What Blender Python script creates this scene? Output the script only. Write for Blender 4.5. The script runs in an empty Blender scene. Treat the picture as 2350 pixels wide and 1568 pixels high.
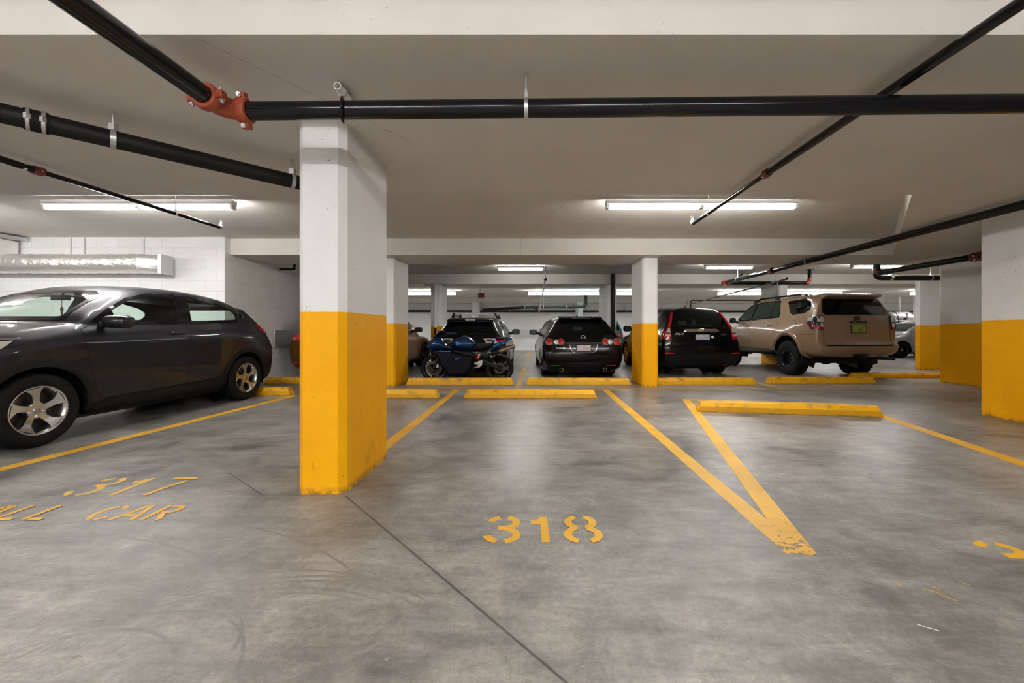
import bpy, bmesh, math, random
import numpy as np
from mathutils import Vector, Matrix
from mathutils.bvhtree import BVHTree
from mathutils.geometry import delaunay_2d_cdt
PI = math.pi
rnd = random.Random(7)
S = bpy.context.scene
C = S.collection

# ------------------------------------------------------------------ camera, world, exposure
cam_d = bpy.data.cameras.new('camera')
cam_d.sensor_width = 36.0
cam_d.lens = 36.0 * 950 / 2350
cam_d.shift_x = -47 / 2350
cam_d.shift_y = -27 / 2350
cam_d.clip_start = 0.05
cam = bpy.data.objects.new('camera', cam_d)
C.objects.link(cam)
cam.location = (0, 0, 1.10)
cam.rotation_euler = (PI / 2, 0, 0)
S.camera = cam
w = bpy.data.worlds.new('garage_world')
S.world = w
w.use_nodes = True
w.node_tree.nodes['Background'].inputs[0].default_value = (1, .97, .93, 1)
w.node_tree.nodes['Background'].inputs[1].default_value = 0.02
S.view_settings.view_transform = 'Standard'
S.view_settings.look = 'None'
S.view_settings.gamma = 1
S.view_settings.exposure = 1.73
S.cycles.max_bounces = 7
S.cycles.diffuse_bounces = 4
S.cycles.use_adaptive_sampling = True
S.cycles.adaptive_threshold = 0.12
S.cycles.transparent_max_bounces = 16
S.cycles.sample_clamp_indirect = 6
TUBE = 34.0           # brightness of the fluorescent tubes

# ------------------------------------------------------------------ materials
def mat(name, col, rough=.5, metal=0., spec=.5, coat=0., emit=None, est=0., bump=0., bscale=60., var=0., vscale=4.):
    m = bpy.data.materials.new(name); m.use_nodes = True
    nt = m.node_tree; b = nt.nodes['Principled BSDF']
    b.inputs['Base Color'].default_value = (*col, 1)
    b.inputs['Roughness'].default_value = rough
    b.inputs['Metallic'].default_value = metal
    b.inputs['Specular IOR Level'].default_value = spec
    b.inputs['Coat Weight'].default_value = coat
    b.inputs['Coat Roughness'].default_value = .04
    if emit:
        b.inputs['Emission Color'].default_value = (*emit, 1)
        b.inputs['Emission Strength'].default_value = est
    if bump or var:
        tc = nt.nodes.new('ShaderNodeTexCoord')
        n = nt.nodes.new('ShaderNodeTexNoise'); n.inputs['Scale'].default_value = bscale; n.inputs['Detail'].default_value = 5
        nt.links.new(tc.outputs['Object'], n.inputs['Vector'])
        if bump:
            bp = nt.nodes.new('ShaderNodeBump'); bp.inputs['Strength'].default_value = bump; bp.inputs['Distance'].default_value = .01
            nt.links.new(n.outputs[0], bp.inputs['Height']); nt.links.new(bp.outputs[0], b.inputs['Normal'])
        if var:
            n2 = nt.nodes.new('ShaderNodeTexNoise'); n2.inputs['Scale'].default_value = vscale; n2.inputs['Detail'].default_value = 6
            nt.links.new(tc.outputs['Object'], n2.inputs['Vector'])
            r = nt.nodes.new('ShaderNodeValToRGB')
            r.color_ramp.elements[0].position = .3; r.color_ramp.elements[1].position = .7
            r.color_ramp.elements[0].color = (*[c * (1 - var) for c in col], 1)
            r.color_ramp.elements[1].color = (*[min(1, c * (1 + var * .5)) for c in col], 1)
            nt.links.new(n2.outputs[0], r.inputs[0]); nt.links.new(r.outputs[0], b.inputs['Base Color'])
    return m

class NT:
    """tiny helper to wire shader maths"""
    def __init__(s, m): s.nt = m.node_tree; s.n = s.nt.nodes; s.l = s.nt.links
    def new(s, t, **k):
        n = s.n.new(t)
        for a, v in k.items(): setattr(n, a, v)
        return n
    def put(s, sock, v):
        if hasattr(v, 'is_linked') or hasattr(v, 'links'): s.l.new(v, sock)
        else: sock.default_value = v
    def math(s, op, a, b=0., c=None, clamp=False):
        n = s.new('ShaderNodeMath', operation=op, use_clamp=clamp)
        s.put(n.inputs[0], a); s.put(n.inputs[1], b)
        if c is not None: s.put(n.inputs[2], c)
        return n.outputs[0]
    def noise(s, vec, scale, detail=5, rough=.55, dist=0.):
        n = s.new('ShaderNodeTexNoise'); n.inputs['Scale'].default_value = scale; n.inputs['Detail'].default_value = detail
        n.inputs['Roughness'].default_value = rough; n.inputs['Distortion'].default_value = dist
        s.l.new(vec, n.inputs['Vector']); return n.outputs[0]
    def ramp(s, fac, stops):
        r = s.new('ShaderNodeValToRGB'); e = r.color_ramp.elements
        while len(e) < len(stops): e.new(.5)
        for i, (p, c) in enumerate(stops):
            e[i].position = p; e[i].color = (*c, 1) if len(c) == 3 else c
        s.l.new(fac, r.inputs[0]); return r.outputs[0]
    def mix(s, fac, a, b, bt='MIX'):
        n = s.new('ShaderNodeMix', data_type='RGBA', blend_type=bt)
        s.put(n.inputs[0], fac)
        for i, v in ((6, a), (7, b)):
            if isinstance(v, tuple): n.inputs[i].default_value = (*v, 1) if len(v) == 3 else v
            else: s.l.new(v, n.inputs[i])
        return n.outputs[2]
    def mapping(s, vec, scale=(1, 1, 1), rot=(0, 0, 0)):
        n = s.new('ShaderNodeMapping'); n.inputs['Scale'].default_value = scale; n.inputs['Rotation'].default_value = rot
        s.l.new(vec, n.inputs['Vector']); return n.outputs[0]
    def smooth(s, v, a, b):
        n = s.new('ShaderNodeMapRange', interpolation_type='SMOOTHSTEP')
        s.put(n.inputs[0], v); n.inputs[1].default_value = a; n.inputs[2].default_value = b
        return n.outputs[0]
    def segdist(s, x, y, a, b, wob=None):
        (ax, ay), (bx, by) = a, b
        dx, dy = bx - ax, by - ay; L2 = dx * dx + dy * dy
        px = s.math('SUBTRACT', x, ax); py = s.math('SUBTRACT', y, ay)
        t = s.math('ADD', s.math('MULTIPLY', px, dx / L2), s.math('MULTIPLY', py, dy / L2), clamp=True)
        ex = s.math('SUBTRACT', px, s.math('MULTIPLY', t, dx)); ey = s.math('SUBTRACT', py, s.math('MULTIPLY', t, dy))
        return s.math('SQRT', s.math('ADD', s.math('MULTIPLY', ex, ex), s.math('MULTIPLY', ey, ey)))

def mat_floor():
    m = mat('polished_concrete', (.4, .38, .35), .45); q = NT(m); b = q.n['Principled BSDF']
    tc = q.new('ShaderNodeTexCoord'); p = tc.outputs['Object']
    sx = q.new('ShaderNodeSeparateXYZ'); q.l.new(p, sx.inputs[0]); X, Y = sx.outputs[0], sx.outputs[1]
    big = q.noise(p, .7, 4, .6, .6); mid = q.noise(p, 3.1, 6, .65, .8); fine = q.noise(p, 38, 4, .7)
    strk = q.noise(q.mapping(p, (1.2, 5., 1), (0, 0, .5)), 2.2, 5, .65, .7)
    pit = q.noise(p, 95, 2, .5)
    v = q.math('ADD', q.math('MULTIPLY', big, .42), q.math('ADD', q.math('MULTIPLY', mid, .34), q.math('MULTIPLY', strk, .24)))
    col = q.ramp(v, [(.37, (.115, .107, .098)), (.455, (.235, .221, .203)), (.545, (.385, .364, .336)), (.65, (.58, .552, .515))])
    col = q.mix(q.smooth(fine, .3, .7), q.mix(1., col, (.74, .735, .73), 'MULTIPLY'), col)
    grain = q.noise(p, 150, 2, .7)
    col = q.mix(q.smooth(grain, .35, .65), q.mix(1., col, (.84, .835, .83), 'MULTIPLY'), col)
    nick = q.smooth(q.noise(q.mapping(p, (1, 2.6, 1), (0, 0, .35)), 17, 4, .6, 1.), .665, .70)
    col = q.mix(q.math('MULTIPLY', nick, .5), col, (.10, .092, .085))
    pale = q.smooth(q.noise(q.mapping(p, (1, 3.2, 1), (0, 0, -.25)), 11, 4, .65, .8), .64, .72)
    col = q.mix(q.math('MULTIPLY', pale, .3), col, (.55, .53, .50))
    # yellowish-brown rust patches and dark stains
    st = q.smooth(q.noise(p, 1.15, 5, .6, 1.), .60, .74)
    col = q.mix(q.math('MULTIPLY', st, .45), col, (.17, .14, .11))
    st2 = q.smooth(q.noise(q.mapping(p, (1, 2.3, 1), (0, 0, -.4)), 4.6, 5, .7, 1.2), .60, .70)
    col = q.mix(q.math('MULTIPLY', st2, .22), col, (.13, .12, .11))
    # saw-cut joints and hairline cracks
    wob = q.math('MULTIPLY', q.math('SUBTRACT', q.noise(p, 9, 4), .5), .02)
    joints = [((-1.227, 2.73), (.60, .755), .006), ((-2.337, 3.186), (-1.80, 2.765), .005),
              ((-1.80, 2.765), (-1.55, 2.75), .004), ((-3.35, 3.25), (-2.337, 3.186), .0025), ((-4.4, 3.28), (-3.35, 3.25), .002)]
    dark = None; bm = None
    for a, c, wd in joints:
        d = q.math('ADD', q.segdist(X, Y, a, c), q.math('MULTIPLY', wob, .25))
        k = q.math('SUBTRACT', 1., q.smooth(d, wd * .4, wd * 1.3))
        dark = k if dark is None else q.math('MAXIMUM', dark, k)
    soft = None
    for a, c, wd in joints[:2]:
        k = q.math('SUBTRACT', 1., q.smooth(q.segdist(X, Y, a, c), .0, .05))
        soft = k if soft is None else q.math('MAXIMUM', soft, k)
    col = q.mix(q.math('MULTIPLY', soft, q.math('MULTIPLY', mid, .7)), col, (.13, .12, .11))
    ck = q.math('SUBTRACT', 1., q.smooth(q.math('ADD', q.segdist(X, Y, (-1.262, 3.69), (1.9, 7.55)), wob), .002, .012))
    # curved scuffs in front of the pillar
    arcs = None
    for cx, cy, r, y0 in ((-.98, .93, .80, 1.62), (-.99, .93, .835, 1.6), (-.97, .94, .872, 1.58), (-.96, .95, .90, 1.62), (-1.02, .96, .93, 1.66),
                          (-1.35, 1.35, .33, 1.36), (-1.35, 1.2, .42, 1.25), (-1.5, 1.1, .42, 1.2), (-2.4, .5, 1.7, 1.5), (-2.2, .3, 2.1, 1.7)):
        px = q.math('SUBTRACT', X, cx); py = q.math('SUBTRACT', Y, cy)
        rr = q.math('SQRT', q.math('ADD', q.math('MULTIPLY', px, px), q.math('MULTIPLY', py, py)))
        d = q.math('ABSOLUTE', q.math('SUBTRACT', rr, r))
        k = q.math('MULTIPLY', q.math('SUBTRACT', 1., q.smooth(d, .001, .012)), q.smooth(Y, y0, y0 + .12))
        arcs = k if arcs is None else q.math('MAXIMUM', arcs, k)
    arcs = q.math('MULTIPLY', arcs, q.smooth(mid, .35, .6))
    col = q.mix(q.math('MULTIPLY', arcs, .85), col, (.15, .14, .125))
    col = q.mix(q.math('MULTIPLY', ck, .8), col, (.12, .11, .10))
    col = q.mix(q.math('MULTIPLY', dark, .85), col, (.05, .045, .04))
    col = q.mix(q.smooth(pit, .74, .80), col, (.10, .09, .08))
    q.l.new(col, b.inputs['Base Color'])
    # the polish is patchy: worn dull where cars turn, smoother inside the stalls
    rg = q.math('ADD', .17, q.math('ADD', q.math('MULTIPLY', mid, .26), q.math('MULTIPLY', big, .12)))
    near = q.math('SUBTRACT', 1., q.smooth(Y, 1.4, 3.4))
    rg = q.math('ADD', rg, q.math('MULTIPLY', near, .15), clamp=True)
    q.l.new(rg, b.inputs['Roughness'])
    b.inputs['Specular IOR Level'].default_value = .45
    bp = q.new('ShaderNodeBump'); bp.inputs['Strength'].default_value = .35; bp.inputs['Distance'].default_value = .004
    hh = q.math('SUBTRACT', q.math('ADD', q.math('MULTIPLY', fine, .6), q.math('MULTIPLY', mid, .8)), q.math('MULTIPLY', dark, .8))
    q.l.new(hh, bp.inputs['Height']); q.l.new(bp.outputs[0], b.inputs['Normal'])
    return m

def pits(q, p, col, dens=.70, amt=.8):
    a = q.noise(p, 58, 1, .4); k = q.smooth(a, dens + .03, dens + .06)
    k2 = q.smooth(q.noise(p, 5, 2), .48, .6)
    return q.mix(q.math('MULTIPLY', q.math('MULTIPLY', k, k2), amt), col, (.11, .10, .09))

def mat_paint(name, white=(.84, .835, .83), yellow=None, zsplit=1.22, pit=True, seams=False):
    m = mat(name, white, .55, spec=.22); q = NT(m); b = q.n['Principled BSDF']
    tc = q.new('ShaderNodeTexCoord'); p = tc.outputs['Object']
    sx = q.new('ShaderNodeSeparateXYZ'); q.l.new(p, sx.inputs[0]); X, Y, Z = sx.outputs
    n1 = q.noise(p, 1.6, 6, .6); n2 = q.noise(p, 14, 5, .6)
    col = q.mix(q.smooth(n1, .3, .7), q.mix(1., white, (.94, .935, .93), 'MULTIPLY'), white)
    if yellow:
        y1 = q.mix(q.smooth(n1, .35, .7), q.mix(1., yellow, (.93, .88, .9), 'MULTIPLY'), yellow)
        sc = q.smooth(q.noise(q.mapping(p, (2, 2, .7)), 5, 7, .7, .8), .60, .72)
        low = q.math('SUBTRACT', 1., q.smooth(Z, .1, .9))
        y1 = q.mix(q.math('MULTIPLY', q.math('MULTIPLY', sc, low), .55), y1, (.22, .12, .02))
        foot = q.math('MULTIPLY', q.math('SUBTRACT', 1., q.smooth(Z, .0, .06)), q.smooth(n2, .35, .6))
        y1 = q.mix(q.math('MULTIPLY', foot, .7), y1, (.12, .08, .03))
        zz = q.math('ADD', Z, q.math('MULTIPLY', q.math('SUBTRACT', n2, .5), .006))
        col = q.mix(q.math('GREATER_THAN', zz, zsplit), y1, col)
    if pit: col = pits(q, p, col, .70, .35 if seams else .75)
    if seams:
        for a, c in (((.7, 4.7), (-.6, 9.)), ((-1.6, 2.0), (-.9, 3.1)), ((5.2, 3.3), (4.6, 4.4)), ((2.6, 6.2), (4.2, 4.6))):
            k = q.math('SUBTRACT', 1., q.smooth(q.math('ADD', q.segdist(X, Y, a, c), q.math('MULTIPLY', q.math('SUBTRACT', n2, .5), .02)), .002, .007))
            col = q.mix(q.math('MULTIPLY', k, .5), col, (.35, .33, .3))
        for yy in (6.35, 7.05):
            k = q.math('SUBTRACT', 1., q.smooth(q.math('ABSOLUTE', q.math('SUBTRACT', Y, yy)), .003, .012))
            col = q.mix(q.math('MULTIPLY', k, .35), col, (.4, .38, .35))
    q.l.new(col, b.inputs['Base Color'])
    bp = q.new('ShaderNodeBump'); bp.inputs['Strength'].default_value = .25; bp.inputs['Distance'].default_value = .004
    q.l.new(q.math('ADD', n2, q.math('MULTIPLY', n1, .5)), bp.inputs['Height']); q.l.new(bp.outputs[0], b.inputs['Normal'])
    return m

def mat_block(name, col=(.86, .855, .85)):
    m = mat(name, col, .6); q = NT(m); b = q.n['Principled BSDF']
    tc = q.new('ShaderNodeTexCoord'); sx = q.new('ShaderNodeSeparateXYZ'); q.l.new(tc.outputs['Object'], sx.inputs[0])
    cb = q.new('ShaderNodeCombineXYZ')
    q.l.new(q.math('ADD', sx.outputs[0], sx.outputs[1]), cb.inputs[0]); q.l.new(sx.outputs[2], cb.inputs[1])
    br = q.new('ShaderNodeTexBrick'); br.inputs['Scale'].default_value = 1
    br.inputs['Brick Width'].default_value = .40; br.inputs['Row Height'].default_value = .20; br.inputs['Mortar Size'].default_value = .004
    br.inputs['Mortar Smooth'].default_value = .4
    br.inputs['Color1'].default_value = (*col, 1); br.inputs['Color2'].default_value = (*[c * .965 for c in col], 1)
    br.inputs['Mortar'].default_value = (*[c * .78 for c in col], 1)
    q.l.new(cb.outputs[0], br.inputs['Vector'])
    n = q.noise(tc.outputs['Object'], 2.2, 6, .6)
    q.l.new(q.mix(q.smooth(n, .3, .7), q.mix(1., br.outputs[0], (.94, .935, .93), 'MULTIPLY'), br.outputs[0]), b.inputs['Base Color'])
    bp = q.new('ShaderNodeBump'); bp.inputs['Strength'].default_value = .3; bp.inputs['Distance'].default_value = .005
    h = q.math('SUBTRACT', q.math('MULTIPLY', q.noise(tc.outputs['Object'], 60, 4), .15), br.outputs[1])
    q.l.new(h, bp.inputs['Height']); q.l.new(bp.outputs[0], b.inputs['Normal'])
    return m

def mat_wornpaint(name, col, thr=.68, tip=False, scale=9.):
    """traffic paint that has flaked off in places, letting the concrete show"""
    m = mat(name, col, .5); q = NT(m); b = q.n['Principled BSDF']; out = q.n['Material Output']
    tc = q.new('ShaderNodeTexCoord'); p = tc.outputs['Object']
    n = q.noise(q.mapping(p, (1, 1.8, 1)), scale, 8, .7, .6); n1 = q.noise(p, 1.8, 5, .6)
    q.l.new(q.mix(q.smooth(n1, .35, .65), q.mix(1., col, (.80, .78, .8), 'MULTIPLY'), col), b.inputs['Base Color'])
    lim = thr
    if tip:
        sx = q.new('ShaderNodeSeparateXYZ'); q.l.new(p, sx.inputs[0])
        lim = q.math('SUBTRACT', thr, q.math('MULTIPLY', q.math('SUBTRACT', 1., q.smooth(sx.outputs[1], 2.0, 2.75)), .21))
    k = q.math('GREATER_THAN', n, lim)
    tr = q.new('ShaderNodeBsdfTransparent'); mx = q.new('ShaderNodeMixShader')
    q.l.new(k, mx.inputs[0]); q.l.new(b.outputs[0], mx.inputs[1]); q.l.new(tr.outputs[0], mx.inputs[2]); q.l.new(mx.outputs[0], out.inputs[0])
    return m

def mat_stop(name):
    col = (.84, .43, .006)
    m = mat(name, col, .5); q = NT(m); b = q.n['Principled BSDF']
    tc = q.new('ShaderNodeTexCoord'); p = tc.outputs['Object']
    sx = q.new('ShaderNodeSeparateXYZ'); q.l.new(p, sx.inputs[0])
    oi = q.new('ShaderNodeObjectInfo')
    ad = q.new('ShaderNodeVectorMath', operation='ADD'); q.l.new(p, ad.inputs[0])
    cb = q.new('ShaderNodeCombineXYZ'); q.l.new(q.math('MULTIPLY', oi.outputs['Random'], 40.), cb.inputs[0]); q.l.new(cb.outputs[0], ad.inputs[1])
    p2 = ad.outputs[0]
    up0 = q.smooth(sx.outputs[2], .06, .09)
    n = q.noise(q.mapping(p2, (1, 1, 1)), 5., 7, .7, .5); n2 = q.noise(p2, 16, 6, .7)
    c = q.mix(q.math('MULTIPLY', q.smooth(n, .48, .68), q.math('ADD', .35, q.math('MULTIPLY', up0, .65))), col, (.36, .19, .02))
    up = q.smooth(sx.outputs[2], .085, .13)
    wear = q.math('MULTIPLY', q.smooth(q.math('ADD', q.math('MULTIPLY', n2, .6), q.math('MULTIPLY', n, .4)), .555, .585), up)
    c = q.mix(wear, c, (.42, .40, .36))
    foot = q.math('MULTIPLY', q.math('SUBTRACT', 1., q.smooth(sx.outputs[2], .0, .03)), q.smooth(n2, .45, .6))
    c = q.mix(q.math('MULTIPLY', foot, .6), c, (.2, .13, .04))
    q.l.new(c, b.inputs['Base Color'])
    bp = q.new('ShaderNodeBump'); bp.inputs['Strength'].default_value = .35; bp.inputs['Distance'].default_value = .006
    q.l.new(n2, bp.inputs['Height']); q.l.new(bp.outputs[0], b.inputs['Normal'])
    return m

def mat_glass(name, tint, rough=.02, dark=0.0):
    m = bpy.data.materials.new(name); m.use_nodes = True; q = NT(m)
    q.n.remove(q.n['Principled BSDF']); out = q.n['Material Output']
    tr = q.new('ShaderNodeBsdfTransparent'); tr.inputs[0].default_value = (*tint, 1)
    gl = q.new('ShaderNodeBsdfGlossy'); gl.inputs['Roughness'].default_value = rough; gl.inputs[0].default_value = (1, 1, 1, 1)
    lw = q.new('ShaderNodeLayerWeight')
    fr = q.math('ADD', .035, q.math('MULTIPLY', q.math('POWER', lw.outputs['Facing'], 4.), .8))
    mx = q.new('ShaderNodeMixShader'); q.l.new(fr, mx.inputs[0]); q.l.new(tr.outputs[0], mx.inputs[1]); q.l.new(gl.outputs[0], mx.inputs[2])
    q.l.new(mx.outputs[0], out.inputs[0]); return m

def mat_plate(name, a, c, d):
    m = mat(name, a, .4); q = NT(m); b = q.n['Principled BSDF']
    tc = q.new('ShaderNodeTexCoord'); n = q.noise(tc.outputs['Object'], 9, 1, .4)
    q.l.new(q.ramp(n, [(.38, a), (.5, c), (.62, d)]), b.inputs['Base Color']); return m

M = {}
M['floor'] = mat_floor()
YEL = (.92, .44, .001)
M['pillar'] = mat_paint('two_tone_column_paint', yellow=YEL)
M['pillar_far'] = mat_paint('two_tone_column_paint_low_band', yellow=YEL, zsplit=.94)
M['white'] = mat_paint('white_concrete_paint')
M['ceil'] = mat_paint('ceiling_paint', white=(.74, .705, .66), seams=True)
M['block'] = mat_block('painted_block')
M['line'] = mat_wornpaint('yellow_line_paint', (.86, .46, .025), .735)
M['line_faint'] = mat_wornpaint('faint_yellow_line_paint', (.62, .38, .08), .60)
M['line_tip'] = mat_wornpaint('flaking_yellow_line_paint', (.90, .50, .04), .735, tip=True, scale=14.)
M['number'] = mat_wornpaint('yellow_stencil_paint', (.93, .51, .02), .72, scale=22.)
M['stop'] = mat_stop('yellow_wheel_stop_paint')
M['pipe'] = mat('black_pipe', (.006, .006, .007), .13, spec=.3, bump=.015, bscale=30)
M['pipe_cast'] = mat('matt_black_cast_pipe', (.006, .006, .006), .5, spec=.25, bump=.2, bscale=120)
M['red'] = mat('orange_red_fitting', (.33, .055, .02), .5, bump=.15, bscale=80)
M['dred'] = mat('dark_red_fitting', (.16, .028, .015), .5)
M['zinc'] = mat('galvanised_steel', (.62, .62, .62), .38, .9)
M['whitepipe'] = mat('white_painted_pipe', (.75, .74, .72), .5)
M['foil'] = mat('foil_duct', (.90, .88, .86), .34, .8, bump=.9, bscale=16)
for _n in M['foil'].node_tree.nodes:
    if _n.type == 'BUMP': _n.inputs['Distance'].default_value = .02
M['fixture'] = mat('white_enamel', (.85, .85, .85), .4)
M['tube'] = mat('fluorescent_tube', (1, 1, 1), .5, emit=(1, .985, .965), est=TUBE)
def mat_pierced():
    m = bpy.data.materials.new('pierced_white_reflector'); m.use_nodes = True; q = NT(m); q.n.remove(q.n['Principled BSDF'])
    tc = q.new('ShaderNodeTexCoord'); v = q.new('ShaderNodeTexVoronoi'); v.inputs['Scale'].default_value = 45; v.inputs['Randomness'].default_value = 0
    q.l.new(tc.outputs['Object'], v.inputs['Vector'])
    d = q.new('ShaderNodeBsdfDiffuse'); d.inputs[0].default_value = (.85, .85, .85, 1)
    t = q.new('ShaderNodeBsdfTranslucent'); t.inputs[0].default_value = (.8, .8, .8, 1); tr = q.new('ShaderNodeBsdfTransparent')
    a = q.new('ShaderNodeMixShader'); a.inputs[0].default_value = .5; q.l.new(d.outputs[0], a.inputs[1]); q.l.new(t.outputs[0], a.inputs[2])
    b = q.new('ShaderNodeMixShader'); q.l.new(q.math('LESS_THAN', v.outputs['Distance'], .33), b.inputs[0]); q.l.new(a.outputs[0], b.inputs[1]); q.l.new(tr.outputs[0], b.inputs[2])
    q.l.new(b.outputs[0], q.n['Material Output'].inputs[0]); return m
M['pierced'] = mat_pierced()
M['cap'] = mat('lamp_cap', (.5, .5, .5), .4, .6)
M['rubber'] = mat('tyre_rubber', (.006, .006, .006), .7, spec=.25, bump=.2, bscale=150)
M['plastic'] = mat('black_plastic', (.007, .007, .0075), .5, spec=.25, bump=.08, bscale=200)
M['gloss'] = mat('gloss_black_trim', (.003, .003, .004), .08, spec=.3)
M['glass_dark'] = mat('dark_tinted_glass', (.002, .003, .003), .03, spec=.3)
M['glass_green'] = mat('green_tinted_glass', (.022, .034, .029), .03, spec=.3)
M['glass_clear'] = mat_glass('clear_green_glass', (.80, .90, .85))
M['alloy'] = mat('machined_alloy', (.72, .71, .70), .25, 1.)
M['alloy_dark'] = mat('dark_alloy', (.10, .10, .105), .35, .8)
M['alloy_black'] = mat('black_alloy', (.008, .008, .009), .2, .3)
M['alloy_gold'] = mat('bronze_alloy', (.45, .34, .22), .3, 1.)  # yellow pillar reflections are put into the rim colour
M['chrome'] = mat('chrome', (.82, .82, .83), .08, 1.)
M['satin'] = mat('satin_chrome', (.50, .48, .46), .28, 1.)
M['red_lens'] = mat('red_lens', (.45, .004, .008), .1, coat=1.)
M['amber'] = mat('amber_lens', (.6, .14, .01), .1, coat=1.)
M['clear_lens'] = mat('clear_lens', (.68, .68, .67), .12, .3, coat=1.)
M['dark_lens'] = mat('smoked_lens', (.03, .03, .035), .08, coat=1.)
M['dark'] = mat('dark_interior', (.006, .006, .0065), .7, spec=.2)
M['seat'] = mat('dark_seat_fabric', (.010, .010, .011), .85, spec=.2)
M['under'] = mat('underbody', (.006, .0055, .005), .7, spec=.2, bump=.3, bscale=25)
M['grey_paint'] = mat('grey_metallic_paint', (.015, .015, .021), .38, .35, spec=.3, coat=.5)
M['black_paint'] = mat('black_car_paint', (.002, .002, .0025), .2, spec=.15, coat=.35)
M['black_paint2'] = mat('black_metallic_paint', (.004, .004, .005), .28, .2, spec=.2, coat=.35)
M['tan_paint'] = mat('tan_car_paint', (.255, .165, .095), .35, spec=.3, coat=.5)
M['bronze_paint'] = mat('copper_red_car_paint', (.11, .040, .006), .32, .4, spec=.15, coat=.22)
M['teal_paint'] = mat('teal_car_paint', (.008, .20, .24), .3, coat=.9)
M['silver_paint'] = mat('silver_car_paint', (.55, .55, .56), .3, .6, coat=1.)
M['blue_paint'] = mat('deep_blue_bike_paint', (.003, .030, .11), .22, .3, spec=.3, coat=.5)
M['blue_light'] = mat('bright_blue_bike_paint', (.005, .11, .36), .22, .3, spec=.3, coat=.5)
M['bike_black'] = mat('satin_dark_blue_black', (.0015, .002, .006), .45, spec=.12)
M['titan'] = mat('bronzed_exhaust', (.26, .20, .15), .3, .9)
M['tank'] = mat('tank_metal', (.72, .72, .71), .22, .8)
M['yel_label'] = mat('yellow_label', (.75, .60, .02), .5)
M['white_text'] = mat('white_decal', (.8, .8, .8), .5)
M['black_text'] = mat('black_badge', (.006, .006, .006), .3)
M['sign_red'] = mat('dark_red_sign', (.10, .006, .008), .4)
M['disc'] = mat('brake_disc', (.05, .043, .03), .4, .7)

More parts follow.
